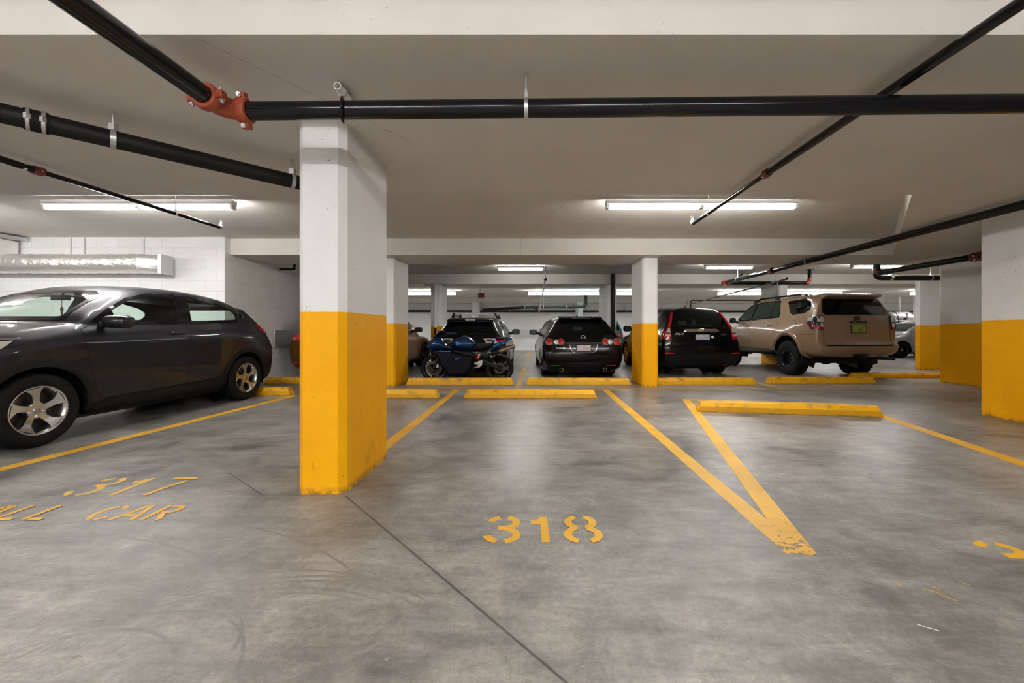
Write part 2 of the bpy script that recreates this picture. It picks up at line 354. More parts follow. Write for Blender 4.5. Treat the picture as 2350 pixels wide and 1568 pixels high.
# ------------------------------------------------------------------ mesh helpers
class MB:
    def __init__(s): s.v = []; s.f = []
    def add(s, vs, fs):
        o = len(s.v); s.v += [tuple(v) for v in vs]; s.f += [tuple(i + o for i in f) for f in fs]; return s
    def box(s, c, d, rz=0.):
        x, y, z = d[0] / 2, d[1] / 2, d[2] / 2
        vs = [(a * x, b * y, e * z) for e in (-1, 1) for a, b in ((-1, -1), (1, -1), (1, 1), (-1, 1))]
        R = Matrix.Rotation(rz, 3, 'Z')
        return s.add([R @ Vector(v) + Vector(c) for v in vs], [(3, 2, 1, 0), (4, 5, 6, 7), (0, 1, 5, 4), (1, 2, 6, 5), (2, 3, 7, 6), (3, 0, 4, 7)])
    def box2(s, a, b): return s.box([(i + j) / 2 for i, j in zip(a, b)], [abs(j - i) for i, j in zip(a, b)])
    def tube(s, pts, r, n=12, cap=True):
        pts = [Vector(p) for p in pts]; rs = r if isinstance(r, (list, tuple)) else [r] * len(pts)
        ts = []
        for i in range(len(pts)):
            a = pts[max(0, i - 1)]; b = pts[min(len(pts) - 1, i + 1)]
            d = (b - a); ts.append(d.normalized() if d.length > 1e-9 else Vector((0, 0, 1)))
        up = Vector((0, 0, 1)) if abs(ts[0].z) < .9 else Vector((1, 0, 0))
        nrm = (up - ts[0] * up.dot(ts[0])).normalized(); vs = []
        for i, p in enumerate(pts):
            nrm = (nrm - ts[i] * nrm.dot(ts[i])); nrm.normalize(); bi = ts[i].cross(nrm)
            vs += [p + (nrm * math.cos(2 * PI * k / n) + bi * math.sin(2 * PI * k / n)) * rs[i] for k in range(n)]
        fs = [(i * n + k, i * n + (k + 1) % n, (i + 1) * n + (k + 1) % n, (i + 1) * n + k) for i in range(len(pts) - 1) for k in range(n)]
        if cap: fs += [tuple(range(n - 1, -1, -1)), tuple((len(pts) - 1) * n + k for k in range(n))]
        return s.add(vs, fs)
    def lathe(s, prof, c=(0, 0, 0), axis='x', n=40, closed=False):
        """prof: (radius, height along the axis)"""
        vs = []
        for r, h in prof:
            for k in range(n):
                a = 2 * PI * k / n; p, t = r * math.cos(a), r * math.sin(a)
                v = {'x': (h, p, t), 'y': (p, h, t), 'z': (p, t, h)}[axis]
                vs.append(tuple(i + j for i, j in zip(v, c)))
        m = len(prof); rows = m if closed else m - 1
        fs = [(i * n + k, i * n + (k + 1) % n, ((i + 1) % m) * n + (k + 1) % n, ((i + 1) % m) * n + k) for i in range(rows) for k in range(n)]
        return s.add(vs, fs)
    def prism(s, poly, z0, z1, fr=None):
        """extrude a 2-D outline; fr maps (u,v,h) to a point"""
        fr = fr or (lambda u, v, h: (u, v, h)); n = len(poly)
        vs = [fr(u, v, z0) for u, v in poly] + [fr(u, v, z1) for u, v in poly]
        return s.add(vs, [tuple(range(n - 1, -1, -1)), tuple(range(n, 2 * n))] + [(i, (i + 1) % n, n + (i + 1) % n, n + i) for i in range(n)])
    def ball(s, c, r, n=14, m=9):
        rr = r if isinstance(r, (tuple, list)) else (r, r, r); vs = []; fs = []
        for i in range(m + 1):
            t = PI * i / m
            for k in range(n):
                a = 2 * PI * k / n
                vs.append((c[0] + rr[0] * math.sin(t) * math.cos(a), c[1] + rr[1] * math.sin(t) * math.sin(a), c[2] + rr[2] * math.cos(t)))
        fs = [(i * n + k, i * n + (k + 1) % n, (i + 1) * n + (k + 1) % n, (i + 1) * n + k) for i in range(m) for k in range(n)]
        return s.add(vs, fs)
    def build(s, name, m, parent=None, loc=None, rz=0., smooth=35, bevel=0.):
        me = bpy.data.meshes.new(name); me.from_pydata(s.v, [], s.f)
        bm = bmesh.new(); bm.from_mesh(me); bmesh.ops.remove_doubles(bm, verts=bm.verts, dist=1e-5)
        bmesh.ops.recalc_face_normals(bm, faces=bm.faces)
        ang = math.radians(smooth)
        for f in bm.faces: f.smooth = True
        for e in bm.edges:
            if len(e.link_faces) == 2 and e.calc_face_angle(0) > ang: e.smooth = False
        bm.to_mesh(me); bm.free(); me.materials.append(m)
        o = bpy.data.objects.new(name, me); C.objects.link(o)
        if parent is not None: o.parent = parent
        if loc is not None: o.location = loc
        o.rotation_euler.z = rz
        if bevel:
            b = o.modifiers.new('bevel', 'BEVEL'); b.width = bevel; b.segments = 2; b.limit_method = 'ANGLE'; b.angle_limit = .6
        return o

def tag(o, label, cat, group=None, kind=None):
    o['label'] = label; o['category'] = cat
    if group: o['group'] = group
    if kind: o['kind'] = kind
    return o
def thing(name, label, cat, loc=(0, 0, 0), rz=0., group=None):
    o = bpy.data.objects.new(name, None); C.objects.link(o); o.location = loc; o.rotation_euler.z = rz
    o.empty_display_size = .2
    return tag(o, label, cat, group)
def copy_tree(o, parent=None):
    c = o.copy(); C.objects.link(c)
    if parent is not None: c.parent = parent
    for ch in list(o.children): copy_tree(ch, c)
    return c
def relabel(o, label, loc=None, rz=None):
    o['label'] = label
    if loc is not None: o.location = loc
    if rz is not None: o.rotation_euler.z = rz
    return o
def arc(cx, cy, rx, ry, a0, a1, n=10):
    return [(cx + rx * math.cos(math.radians(a0 + (a1 - a0) * i / n)), cy + ry * math.sin(math.radians(a0 + (a1 - a0) * i / n))) for i in range(n + 1)]
def bend(p0, p1, p2, r, n=7):
    """round corner p0-p1-p2"""
    p0, p1, p2 = Vector(p0), Vector(p1), Vector(p2); a = (p0 - p1).normalized(); b = (p2 - p1).normalized()
    s, e = p1 + a * r, p1 + b * r
    return [s.lerp(p1, t).lerp(p1.lerp(e, t), t) for t in [i / n for i in range(n + 1)]]

# ------------------------------------------------------------------ the garage
MB().box2((-14, -6.2, -.2), (22, 23, 0)).build('floor', M['floor'])
tag(bpy.data.objects['floor'], 'grey polished concrete parking garage floor', 'floor', kind='structure')
def struct(name, mb, m, label, cat, **k): return tag(mb.build(name, m, **k), label, cat, kind='structure')
ZL, ZH = 2.50, 2.80
struct('ceiling', MB().box2((-14, -6.2, ZH), (22, 23, ZH + .2)), M['ceil'], 'white painted concrete ceiling slab', 'ceiling')
fx = lambda u, v, h: (h, u, v)
struct('beam', MB().prism([(1.945, ZH), (1.945, ZL + .045), (1.962, ZL), (4.3, ZL), (4.3, ZH)], -14, 22, fx), M['ceil'],
       'wide white ceiling band over the nearest pillar', 'beam')
struct('beam', MB().prism([(3.94, 4.3), (22, 4.3), (22, 7.73), (6.73, 7.73)], ZL, ZH), M['ceil'],
       'lowered ceiling with a diagonal edge at the right', 'beam')
struct('beam', MB().box2((-5.65, 7.73, ZL), (22, 8.87, ZH)), M['ceil'], 'white ceiling beam over the second row of pillars', 'beam')
struct('beam', MB().box2((-5.65, 12.67, ZL), (22, 13.85, ZH)), M['ceil'], 'white ceiling beam over the third row of pillars', 'beam')
struct('beam', MB().box2((-14, 21.5, ZL), (22, 22.2, ZH)), M['ceil'], 'white ceiling beam against the far wall', 'beam')
struct('wall_left', MB().box2((-14, 7.6, 0), (-5.65, 14, ZH)), M['block'], 'white painted block wall behind the grey crossover', 'wall')
struct('wall_back', MB().box2((-14, 22.2, 0), (22, 22.5, ZH)), M['white'], 'white painted wall at the far end', 'wall')
struct('wall_side', MB().box2((-14.2, -6.2, 0), (-14, 23, ZH)), M['white'], 'white side wall beyond the left frame edge', 'wall')
struct('wall_right', MB().box2((21.8, -6.2, 0), (22, 23, ZH)), M['white'], 'white side wall far on the right', 'wall')
struct('wall_front', MB().box2((-14, -6.4, 0), (22, -6.2, ZH)), M['white'], 'white wall behind the viewer', 'wall')

def pillar(x0, x1, y0, y1, label, top=ZL, ch=.035, rz=0., m='pillar'):
    cx, cy = (x0 + x1) / 2, (y0 + y1) / 2; a, b = (x1 - x0) / 2, (y1 - y0) / 2
    poly = [(-a + ch, -b), (a - ch, -b), (a, -b + ch), (a, b - ch), (a - ch, b), (-a + ch, b), (-a, b - ch), (-a, -b + ch)]
    o = MB().prism(poly, 0, top).build('pillar', M[m], loc=(cx, cy, 0), rz=rz, smooth=10)
    return tag(o, label, 'pillar', kind='structure')
pillar(-1.58, -1.255, 2.765, 3.60, 'large white and yellow concrete pillar nearest the viewer', ch=.045)
pillar(-2.96, -2.65, 8.0, 8.86, 'white and yellow pillar half hidden behind the nearest pillar')
pillar(2.115, 2.427, 7.97, 8.86, 'white and yellow pillar between the black wagon and the black crossover')
pillar(-3.15, -2.82, 12.8, 13.7, 'far pillar with a white drainpipe on its face')
pillar(2.30, 2.61, 12.8, 14.4, 'far pillar behind the vertical black pipe')
pillar(7.61, 7.90, 12.8, 13.8, 'far pillar rising behind the tan off-roader')
pillar(-3.1, -2.77, 21.2, 21.9, 'small distant pillar above the roof rack of the black hatchback')
pillar(2.27, 2.58, 21.1, 21.9, 'small distant pillar above the black wagon')
pillar(5.80, 6.75, 4.45, 5.38, 'broad white and yellow pillar at the right frame edge')
pillar(8.55, 9.45, 7.8, 8.72, 'broad pillar with shaded yellow base, second from the right edge', rz=.12)
pillar(10.62, 13.9, 11.36, 11.50, 'white and yellow wall end third from the right edge', ch=.01)
pillar(15.62, 15.95, 16.9, 17.02, 'thin far pillar with a low yellow band by the silver car', m='pillar_far')

# fluorescent fittings: body > tube, end_cap
def fixture(x, y, z, half, label, group, n=2, hang=True):
    """a batten of n lamps in a row, two tubes side by side"""
    o = thing('ceiling_light', label, 'light', (x, y, z), group=group)
    b = MB().box((0, 0, .03), (2 * half, .10, .055))
    b.prism([(-.05, .0025), (.05, .0025), (.02, -.012), (-.02, -.012)], -half, half, fx)
    b.build('housing', M['fixture'], o, bevel=.004)
    for s in (-1, 1): MB().box((s * (half - .02), 0, -.028), (.035, .085, .055)).build('end_cap', M['fixture'], o, bevel=.004)
    L = 2 * half / n
    for i in range(n):
        x0 = -half + i * L
        for dy in (-.024, .024):
            MB().tube([(x0 + .045, dy, -.036), (x0 + L - .045, dy, -.036)], .0165, 10).build('tube', M['tube'], o)
        if i: MB().box((x0, 0, -.03), (.05, .075, .04)).build('lamp_holder', M['cap'], o, bevel=.004)
    if hang:
        for s in (-1, 1): MB().tube([(s * half * .7, 0, .05), (s * half * .7, 0, ZH - z)], .006, 6).build('hanger_rod', M['zinc'], o)
    return o
g = 'long ceiling lights in the near bays'
fixture(-5.05, 5.32, 2.70, 1.22, 'long fluorescent light above the grey crossover', g)
fixture(2.16, 5.30, 2.70, 1.22, 'long fluorescent light right of the nearest pillar', g)
fixture(-8.7, 5.32, 2.70, 1.22, 'long fluorescent light beyond the left frame edge by the air duct', g)
g = 'ceiling lights over the driving aisle'
for x, y in ((-8.6, -.9), (-5.0, -.9), (-1.6, -.9), (1.6, -.9), (-3.4, -4.5), (1.2, -4.5)):
    fixture(x, y, 2.70, 1.22, 'long fluorescent light over the driving aisle behind the viewer', g)
g = 'short ceiling lights in the second bay'
fixture(-.31, 10.75, 2.70, .61, 'short fluorescent light over the black wagon', g, n=1)
fixture(4.98, 10.5, 2.70, .61, 'short fluorescent light over the black crossover', g, n=1)
fixture(8.65, 10.4, 2.70, .64, 'short fluorescent light over the tan off-roader', g, n=1)
fixture(13.5, 10.5, 2.70, .61, 'short fluorescent light hidden behind the right-hand pillars', g, n=1)
def strip(x0, n, y, label, group):
    L = 1.33
    o = thing('strip_light', label, 'light', (x0, y, 2.70), group=group)
    for i in range(n):
        a = i * L
        MB().prism([(-.11, -.10), (-.055, .03), (.055, .03), (.11, -.10), (.105, -.10), (.05, .022), (-.05, .022), (-.105, -.10)], a + .01, a + L - .01, fx).build('reflector', M['pierced'], o)
        for dy in (-.035, .035):
            MB().tube([(a + .03, dy, -.068), (a + L - .03, dy, -.068)], .019, 8).build('tube', M['tube'], o)
    for i in range(n + 1): MB().tube([(i * L, 0, .02), (i * L, 0, .1)], .006, 6).build('hanger_rod', M['zinc'], o)
g = 'rows of strip lights in the far bay'
strip(-.2, 4, 17.8, 'row of strip lights in the far bay above the black wagon', g)
strip(-7.3, 3, 17.8, 'row of strip lights in the far bay seen beside the drainpipe pillar', g)
strip(7.98, 4, 17.8, 'row of strip lights in the far bay above the tan off-roader', g)
strip(16.3, 3, 17.8, 'row of strip lights in the far bay over the silver car', g)

# floor markings
def strokes(lines, wd, z=.0008):
    """flat painted strokes; each line is a list of 2-D points"""
    mb = MB()
    for m_, L in enumerate(lines):
        P = [Vector(p) for p in L]; vs = []
        for i, p in enumerate(P):
            t = (P[min(i + 1, len(P) - 1)] - P[max(i - 1, 0)]).normalized(); nn = Vector((-t.y, t.x)) * wd / 2
            k = 1.
            if 0 < i < len(P) - 1:
                t1 = (P[i] - P[i - 1]).normalized(); k = 1 / max(.5, t.dot(t1))
            vs += [(*(p + nn * k), z + m_ * .0003), (*(p - nn * k), z + m_ * .0003)]
        mb.add(vs, [(2 * i, 2 * i + 1, 2 * i + 3, 2 * i + 2) for i in range(len(P) - 1)])
    return mb
def line(a, b, wd, label, m='line', group='painted stall lines', z=.0008):
    return tag(strokes([[a, b]], wd, z).build('stall_line', M[m]), label, 'floor line', group)
line((-4.27, 1.9), (-3.98, 6.95), .13, 'yellow stall line beside the grey crossover')
line((-1.385, 3.62), (-1.385, 7.60), .115, 'yellow stall line running back from behind the nearest pillar')
line((1.30, 2.03), (1.335, 7.60), .115, 'long yellow stall line forming the left arm of the V', 'line_tip')
line((1.33, 2.02), (2.42, 6.52), .12, 'yellow stall line forming the right arm of the V', 'line_tip', z=.0014)
line((3.66, 1.8), (4.47, 5.36), .14, 'yellow stall line leading from the worn wheel stop towards the right edge')
line((2.36, 6.50), (4.75, 6.10), .12, 'short yellow line behind the worn wheel stop', z=.0020)
line((-2.6, 7.69), (7.6, 7.69), .13, 'thin yellow cross line dividing the two rows of stalls', 'line_faint', z=.0020)
line((-.28, 7.76), (-.22, 12.2), .12, 'pale yellow line between the motorcycle and the black wagon', 'line_faint')
line((-.17, 16.6), (-.16, 20.5), .12, 'distant yellow line on the floor by the far wall', 'line_faint')
line((4.66, 7.76), (4.6, 12.2), .12, 'faint yellow line between the black crossover and the tan off-roader', 'line_faint')

# stencilled characters in a box 0.62 wide, 1 high
G = {
 '3': [arc(.31, .74, .24, .205, 170, 109), arc(.31, .74, .24, .205, 74, -88) + [(.22, .535)], arc(.31, .275, .26, .225, 80, -76), arc(.31, .275, .26, .225, -108, -172)],
 '1': [[(.36, .02), (.34, .96)], [(.10, .74), (.24, .75), (.34, .90)]],
 '8': [arc(.27, .74, .19, .205, 100, 262), arc(.35, .74, .19, .205, 80, -82), arc(.25, .275, .21, .225, 98, 258), arc(.37, .275, .21, .225, 82, -78)],
 '7': [[(.05, .93), (.60, .93)], [(.50, .80), (.36, .45), (.28, .03)]],
 'S': [arc(.31, .73, .22, .20, 20, 95), arc(.31, .73, .22, .20, 110, 262) + arc(.31, .27, .23, .22, 80, -80), arc(.31, .27, .23, .22, -100, -165)],
 'M': [[(.08, .02), (.08, .98)], [(.54, .02), (.54, .98)], [(.13, .90), (.31, .40), (.49, .90)]],
 'A': [[(.04, .02), (.27, .97)], [(.58, .02), (.37, .97)], [(.20, .33), (.44, .33)]],
 'L': [[(.12, .02), (.12, .98)], [(.22, .07), (.56, .07)]],
 'C': [arc(.33, .5, .25, .44, 35, 85), arc(.33, .5, .25, .44, 105, 255), arc(.33, .5, .25, .44, 278, 325)],
 'R': [[(.10, .02), (.10, .98)], [(.20, .93), (.34, .93)] + arc(.36, .72, .18, .21, 85, -85) + [(.20, .50)], [(.32, .42), (.52, .02)]],
}
def stencil(txt, origin, h, adv, wd, label, rz=0., sx=1., keep=None, name='stall_number', cat='floor number'):
    L = []
    for i, ch in enumerate(txt):
        if ch == ' ': continue
        for j, st in enumerate(G[ch]):
            if keep and j not in keep: continue
            L.append([(x * h * sx + i * adv, y * h) for x, y in st])
    o = strokes(L, wd, .0008).build(name, M['number'], loc=(*origin, 0), rz=rz)
    return tag(o, label, cat)
stencil('318', (-.258, 2.135), .305, .218, .043, 'yellow stencilled number 318 in the middle stall')
stencil('317', (-3.155, 2.735), .345, .245, .038, 'yellow stencilled number 317 in the left stall', sx=.9)
stencil('SMALL', (-3.66, 2.385), .205, .172, .030, 'yellow stencilled word SMALL cut by the left frame edge', sx=1.15, name='stall_wording', cat='floor wording')
stencil('CAR', (-3.66 + 6 * .172, 2.385), .205, .172, .030, 'yellow stencilled word CAR below the number 317', sx=1.15, name='stall_wording', cat='floor wording')
stencil('3', (2.20, 1.873), .305, .21, .046, 'worn yellow digit at the right frame edge', rz=-.22, keep=(0, 1))

tag(strokes([[(1.655, 1.755), (1.69, 1.735), (1.70, 1.70), (1.725, 1.675)], [(1.71, 1.775), (1.725, 1.75)], [(1.575, 1.80), (1.585, 1.78)], [(1.86, 1.79), (1.885, 1.785)]], .006).build('paint_trace', M['line']),
    'faint yellow paint traces on the floor below the V', 'paint mark')
tag(strokes([[(1.435, 1.545), (1.46, 1.525), (1.485, 1.51)]], .006).build('paint_trace', M['white_text']), 'short white scratch on the floor at lower right', 'paint mark')

# wheel stops
def wheel_stop(a, b, label, h=.135, wd=.155):
    (ax, ay), (bx, by) = a, b; L = math.hypot(bx - ax, by - ay)
    prof = [(-wd / 2, 0), (-wd / 2, .075), (-wd / 2 + .035, h), (wd / 2 - .035, h), (wd / 2, .075), (wd / 2, 0)]
    vs = []; e = .055
    for x, k in ((0, 0), (L, 0)):
        for y, z in prof:
            ins = e * (z / h); vs.append((x + (ins if x == 0 else -ins) - L / 2, y, z))
    mb = MB(); n = 6
    fs = [tuple(range(n - 1, -1, -1)), tuple(range(n, 2 * n))] + [(i, (i + 1) % n, n + (i + 1) % n, n + i) for i in range(n)]
    mb.add(vs, fs)
    o = mb.build('wheel_stop', M['stop'], loc=((ax + bx) / 2, (ay + by) / 2, 0), rz=math.atan2(by - ay, bx - ax), smooth=15, bevel=.008)
    tag(o, label, 'wheel stop', 'yellow concrete wheel stops')
    for x in (-L * .36, L * .36):
        MB().tube([(x, 0, h - .02), (x, 0, h + .006)], .011, 8).build('anchor_pin', M['stop'], o)
    return o
wheel_stop((-1.106, 6.69), (1.037, 6.66), 'chipped yellow wheel stop at the end of the middle stall')
wheel_stop((-3.65, 6.74), (-1.51, 6.71), 'yellow wheel stop with a flaking top behind the nearest pillar')
wheel_stop((-6.18, 6.99), (-4.04, 6.97), 'yellow wheel stop under the rear wheel of the grey crossover')
wheel_stop((2.22, 5.62), (4.42, 5.26), 'worn yellow wheel stop set at an angle in the right stall')
wheel_stop((-2.52, 8.30), (-.364, 8.30), 'yellow wheel stop in front of the motorcycle')
wheel_stop((-.13, 8.30), (1.97, 8.30), 'yellow wheel stop behind the black wagon')
wheel_stop((2.46, 8.32), (4.48, 8.32), 'yellow wheel stop behind the black crossover')
wheel_stop((4.80, 8.48), (6.99, 8.48), 'yellow wheel stop behind the tan off-roader')
wheel_stop((-5.44, 8.46), (-3.30, 8.46), 'yellow wheel stop behind the copper red car')
wheel_stop((7.25, 9.45), (9.5, 9.45), 'long yellow wheel stop running up to the shaded pillar', h=.12)

# ------------------------------------------------------------------ pipes
AX = {'x': (Vector((1, 0, 0)), Vector((0, 1, 0)), Vector((0, 0, 1))), 'y': (Vector((0, 1, 0)), Vector((1, 0, 0)), Vector((0, 0, 1))),
      'z': (Vector((0, 0, 1)), Vector((1, 0, 0)), Vector((0, 1, 0)))}
def coupling(par, c, axis, r, m='red', L=.06, lug=0., name='coupling', bolts=True):
    """grooved pipe coupling: two half shells with bolted ears"""
    c = Vector(c); t, a, b = AX[axis]
    e1 = a * math.cos(lug) + b * math.sin(lug); e2 = t.cross(e1)
    mb = MB().lathe([(r * 1.0, -L / 2), (r * 1.3, -L / 2), (r * 1.42, -L / 4), (r * 1.42, L / 4), (r * 1.3, L / 2), (r * 1.0, L / 2)], c, axis, 28)
    for s in (-1, 1):
        p = c + e1 * s * r * 1.55
        vs = [p + e1 * i * r * .38 + e2 * j * r * .42 + t * k * L * .36 for i in (-1, 1) for j in (-1, 1) for k in (-1, 1)]
        mb.add(vs, [(0, 1, 3, 2), (4, 6, 7, 5), (0, 4, 5, 1), (2, 3, 7, 6), (0, 2, 6, 4), (1, 5, 7, 3)])
    o = mb.build(name, M[m], par, bevel=.004)
    if bolts:
        for s in (-1, 1):
            p = c + e1 * s * r * 1.6
            k = MB().tube([p - e2 * r * .85, p + e2 * r * .85], r * .16, 8)
            for q in (-1, 1): k.tube([p + e2 * q * r * .45, p + e2 * q * r * .66], r * .28, 6)
            k.build('bolt', M['zinc'], o)
    return o
def hanger(par, c, axis, r, top, m='zinc', wd=.022, rod=.006):
    """strap round the pipe with a threaded rod to the ceiling"""
    c = Vector(c)
    mb = MB().lathe([(r * 1.03, -wd / 2), (r * 1.12, -wd / 2), (r * 1.12, wd / 2), (r * 1.03, wd / 2)], c, axis, 28)
    mb.box(c + Vector((0, 0, r * 1.35)), (.018 if axis == 'x' else .03, .03 if axis == 'x' else .018, r * .6))
    mb.tube([c + Vector((0, 0, r)), Vector((c.x, c.y, top))], rod, 8)
    mb.tube([c + Vector((0, 0, r * 1.7)), c + Vector((0, 0, r * 1.7 + .018))], rod * 1.9, 6)
    mb.lathe([(.0, -.004), (.018, -.004), (.018, 0), (0, 0)], (c.x, c.y, top), 'z', 12)
    return mb.build('hanger', M[m], par)
def sprinkler(par, c, m='zinc'):
    c = Vector(c)
    mb = MB().tube([c, c + Vector((0, 0, .035))], .016, 10)
    mb.tube([c + Vector((0, 0, .035)), c + Vector((0, 0, .05))], .01, 8)
    for s in (-1, 1): mb.tube([c + Vector((s * .008, 0, .045)), c + Vector((s * .017, 0, .062)), c + Vector((0, 0, .08))], .003, 6)
    mb.lathe([(0, .08), (.022, .08), (.024, .084), (0, .084)], c, 'z', 14)
    return mb.build('sprinkler_head', M[m], par)

# main sprinkler line: cross pipe, right-angle elbow and the leg running towards the viewer
o = tag(MB().tube([(-1.60, 2.30, 2.315), (9.5, 2.10, 2.315)], .0485, 32).build('sprinkler_main', M['pipe']),
        'black horizontal pipe crossing the whole view in front of the nearest pillar', 'pipe')
MB().tube([(-1.70, 2.20, 2.315), (-1.70, -5.8, 2.315)], .0485, 32).build('branch_pipe', M['pipe'], o)
MB().tube(bend((-1.70, 2.12, 2.315), (-1.70, 2.30, 2.315), (-1.52, 2.30, 2.315), .13, 10), .054, 24).build('elbow', M['red'], o)
coupling(o, (-1.60, 2.30, 2.315), 'x', .0485, lug=PI / 2 + .25)
coupling(o, (-1.70, 2.16, 2.315), 'y', .0485, lug=.12)
hanger(o, (-.035, 2.272, 2.315), 'x', .0485, ZL)
k = MB().tube([(-1.09, 2.31, 2.462), (-1.09, 2.60, 2.462)], .021, 16, cap=False)
k.tube([(-1.09, 2.31, 2.462), (-1.09, 2.60, 2.462)], .017, 16, cap=False); k.lathe([(.017, 2.31), (.021, 2.31)], (-1.09, 0, 2.462), 'y', 16)
k.build('conduit_stub', M['whitepipe'], o)
k = MB()
for y in (2.37, 2.45):
    k.lathe([(.021, y - .008), (.028, y - .008), (.028, y + .008), (.021, y + .008)], (-1.09, 0, 2.462), 'y', 16); k.box((-1.09, y, 2.492), (.03, .016, .02))
k.tube([(-1.09, 2.56, 2.462), (-1.09, 2.56, ZL)], .026, 12)
k.build('clamp', M['zinc'], o)
MB().tube([(-1.05 + .02 * math.sin(a), 2.29 - .058 * math.sin(a), 2.318 + .062 * math.cos(a)) for a in [i * .3 for i in range(-3, 14)]], .008, 8).build('hook_strap', M['pipe'], o)

o = thing('drain_pipe', 'thick black cast pipe slanting across the upper left', 'pipe')
P0, P1 = Vector((-4.9, .37, 2.33)), Vector((-1.78, 3.58, 2.315))
dr = P1 - P0; dr.normalize()
MB().tube([P0, P1 - dr * .08] + bend(P1 - dr * .08, P1, (P1.x, P1.y, 2.5), .07)[1:] + [(P1.x, P1.y, ZL)], .0555, 28).build('pipe', M['pipe_cast'], o)
ang = math.atan2(dr.y, dr.x)
def on_drain(x): return P0 + dr * ((x - P0.x) / dr.x)
def band(par, c, d, r, L, m, name):
    c = Vector(c); mb = MB().lathe([(r, -L / 2), (r * 1.07, -L / 2), (r * 1.07, L / 2), (r, L / 2)], (0, 0, 0), 'x', 28)
    R = Vector((1, 0, 0)).rotation_difference(d); mb.v = [tuple(R @ Vector(v) + c) for v in mb.v]
    return mb.build(name, m, par)
c0 = on_drain(-2.904)
sl = band(o, c0, dr, .058, .095, M['rubber'], 'sleeve')
for s in (-1, 1):
    b = band(sl, c0 + dr * s * .030, dr, .0625, .016, M['zinc'], 'band_clamp')
    MB().box(c0 + dr * s * .030 + Vector((.045, -.045, .0)), (.02, .02, .03)).build('clamp_screw', M['zinc'], b)
for x in (-2.684, -1.966):
    c = on_drain(x)
    h = band(o, c, dr, .057, .028, M['zinc'], 'hanger')
    MB().tube([c + Vector((0, 0, .05)), (c.x, c.y, ZL)], .007, 8).box(c + Vector((0, 0, .075)), (.04, .03, .05)).build('hanger_rod', M['zinc'], h)

o = thing('branch_pipe', 'thin black sprinkler branch running towards the light at upper left', 'pipe')
MB().tube([(-4.19, -3, 2.42), (-4.11, 3.43, 2.42)], .0265, 18).build('pipe', M['pipe'], o)
MB().tube([(-4.11, 3.3, 2.42), (-4.03, 5.34, 2.42)], .020, 16).build('pipe', M['pipe'], o)
coupling(o, (-4.11, 3.44, 2.42), 'y', .0255, 'dred', .07, .3)
hanger(o, (-4.115, 3.345, 2.42), 'y', .0265, ZL, 'whitepipe'); hanger(o, (-4.055, 4.70, 2.42), 'y', .021, ZH, 'whitepipe', rod=.005)
MB().tube(bend((-4.03, 5.30, 2.42), (-4.03, 5.36, 2.42), (-4.03, 5.36, 2.48), .04), .025, 12).build('elbow', M['zinc'], o)
sprinkler(o, (-4.03, 5.36, 2.45))

o = thing('branch_pipe', 'thin black sprinkler branch crossing above the main pipe at upper right', 'pipe')
MB().tube([(1.97, -4, 2.425), (1.985, 3.5, 2.425)], .028, 18).build('pipe', M['pipe'], o)
MB().tube([(1.985, 3.5, 2.425), (2.007, 5.18, 2.425)], .021, 16).build('pipe', M['pipe'], o)
coupling(o, (1.985, 3.51, 2.425), 'y', .027, 'dred', .07, .4)
hanger(o, (2.0, 4.70, 2.425), 'y', .021, ZH, 'whitepipe', rod=.005)
MB().tube(bend((2.007, 5.14, 2.425), (2.007, 5.20, 2.425), (2.007, 5.20, 2.48), .04), .025, 12).build('elbow', M['zinc'], o)
sprinkler(o, (2.007, 5.20, 2.455))

o = thing('sprinkler_main', 'black pipe with red joints running back along the right side', 'pipe')
MB().tube([(4.99, -2, 2.42), (5.42, 11.65, 2.42)], .052, 24).build('pipe', M['pipe'], o)
MB().tube([(5.46, 11.7, 2.42)] + bend((7.7, 11.7, 2.42), (7.83, 11.7, 2.42), (7.83, 11.7, 2.55), .1) + [(7.83, 11.7, ZH)], .047, 20).build('cross_pipe', M['pipe'], o)
coupling(o, (5.33, 9.22, 2.42), 'y', .052, 'dred', .1, .3)
coupling(o, (5.42, 11.6, 2.42), 'y', .055, 'red', .08, 1.2); MB().tube([(5.36, 11.7, 2.42), (5.6, 11.7, 2.42)], .062, 20).build('tee', M['red'], o)
MB().tube(bend((7.6, 11.7, 2.42), (7.83, 11.7, 2.42), (7.83, 11.7, 2.62), .12), .054, 20).build('elbow', M['red'], o)
MB().lathe([(.0, 0), (.11, 0), (.11, -.012), (0, -.012)], (7.83, 11.7, ZH), 'z', 24).build('flange', M['pipe'], o)
for y, x in ((7.99, 5.30), (10.9, 5.40)): hanger(o, (x, y, 2.42), 'y', .052, ZL if y < 8.8 else ZH)
hanger(o, (6.9, 11.7, 2.42), 'x', .047, ZH)
MB().tube([(5.75, 11.7, 2.46), (5.75, 11.7, 2.55), (5.85, 11.5, 2.66)], .02, 10).build('riser', M['pipe_cast'], o)

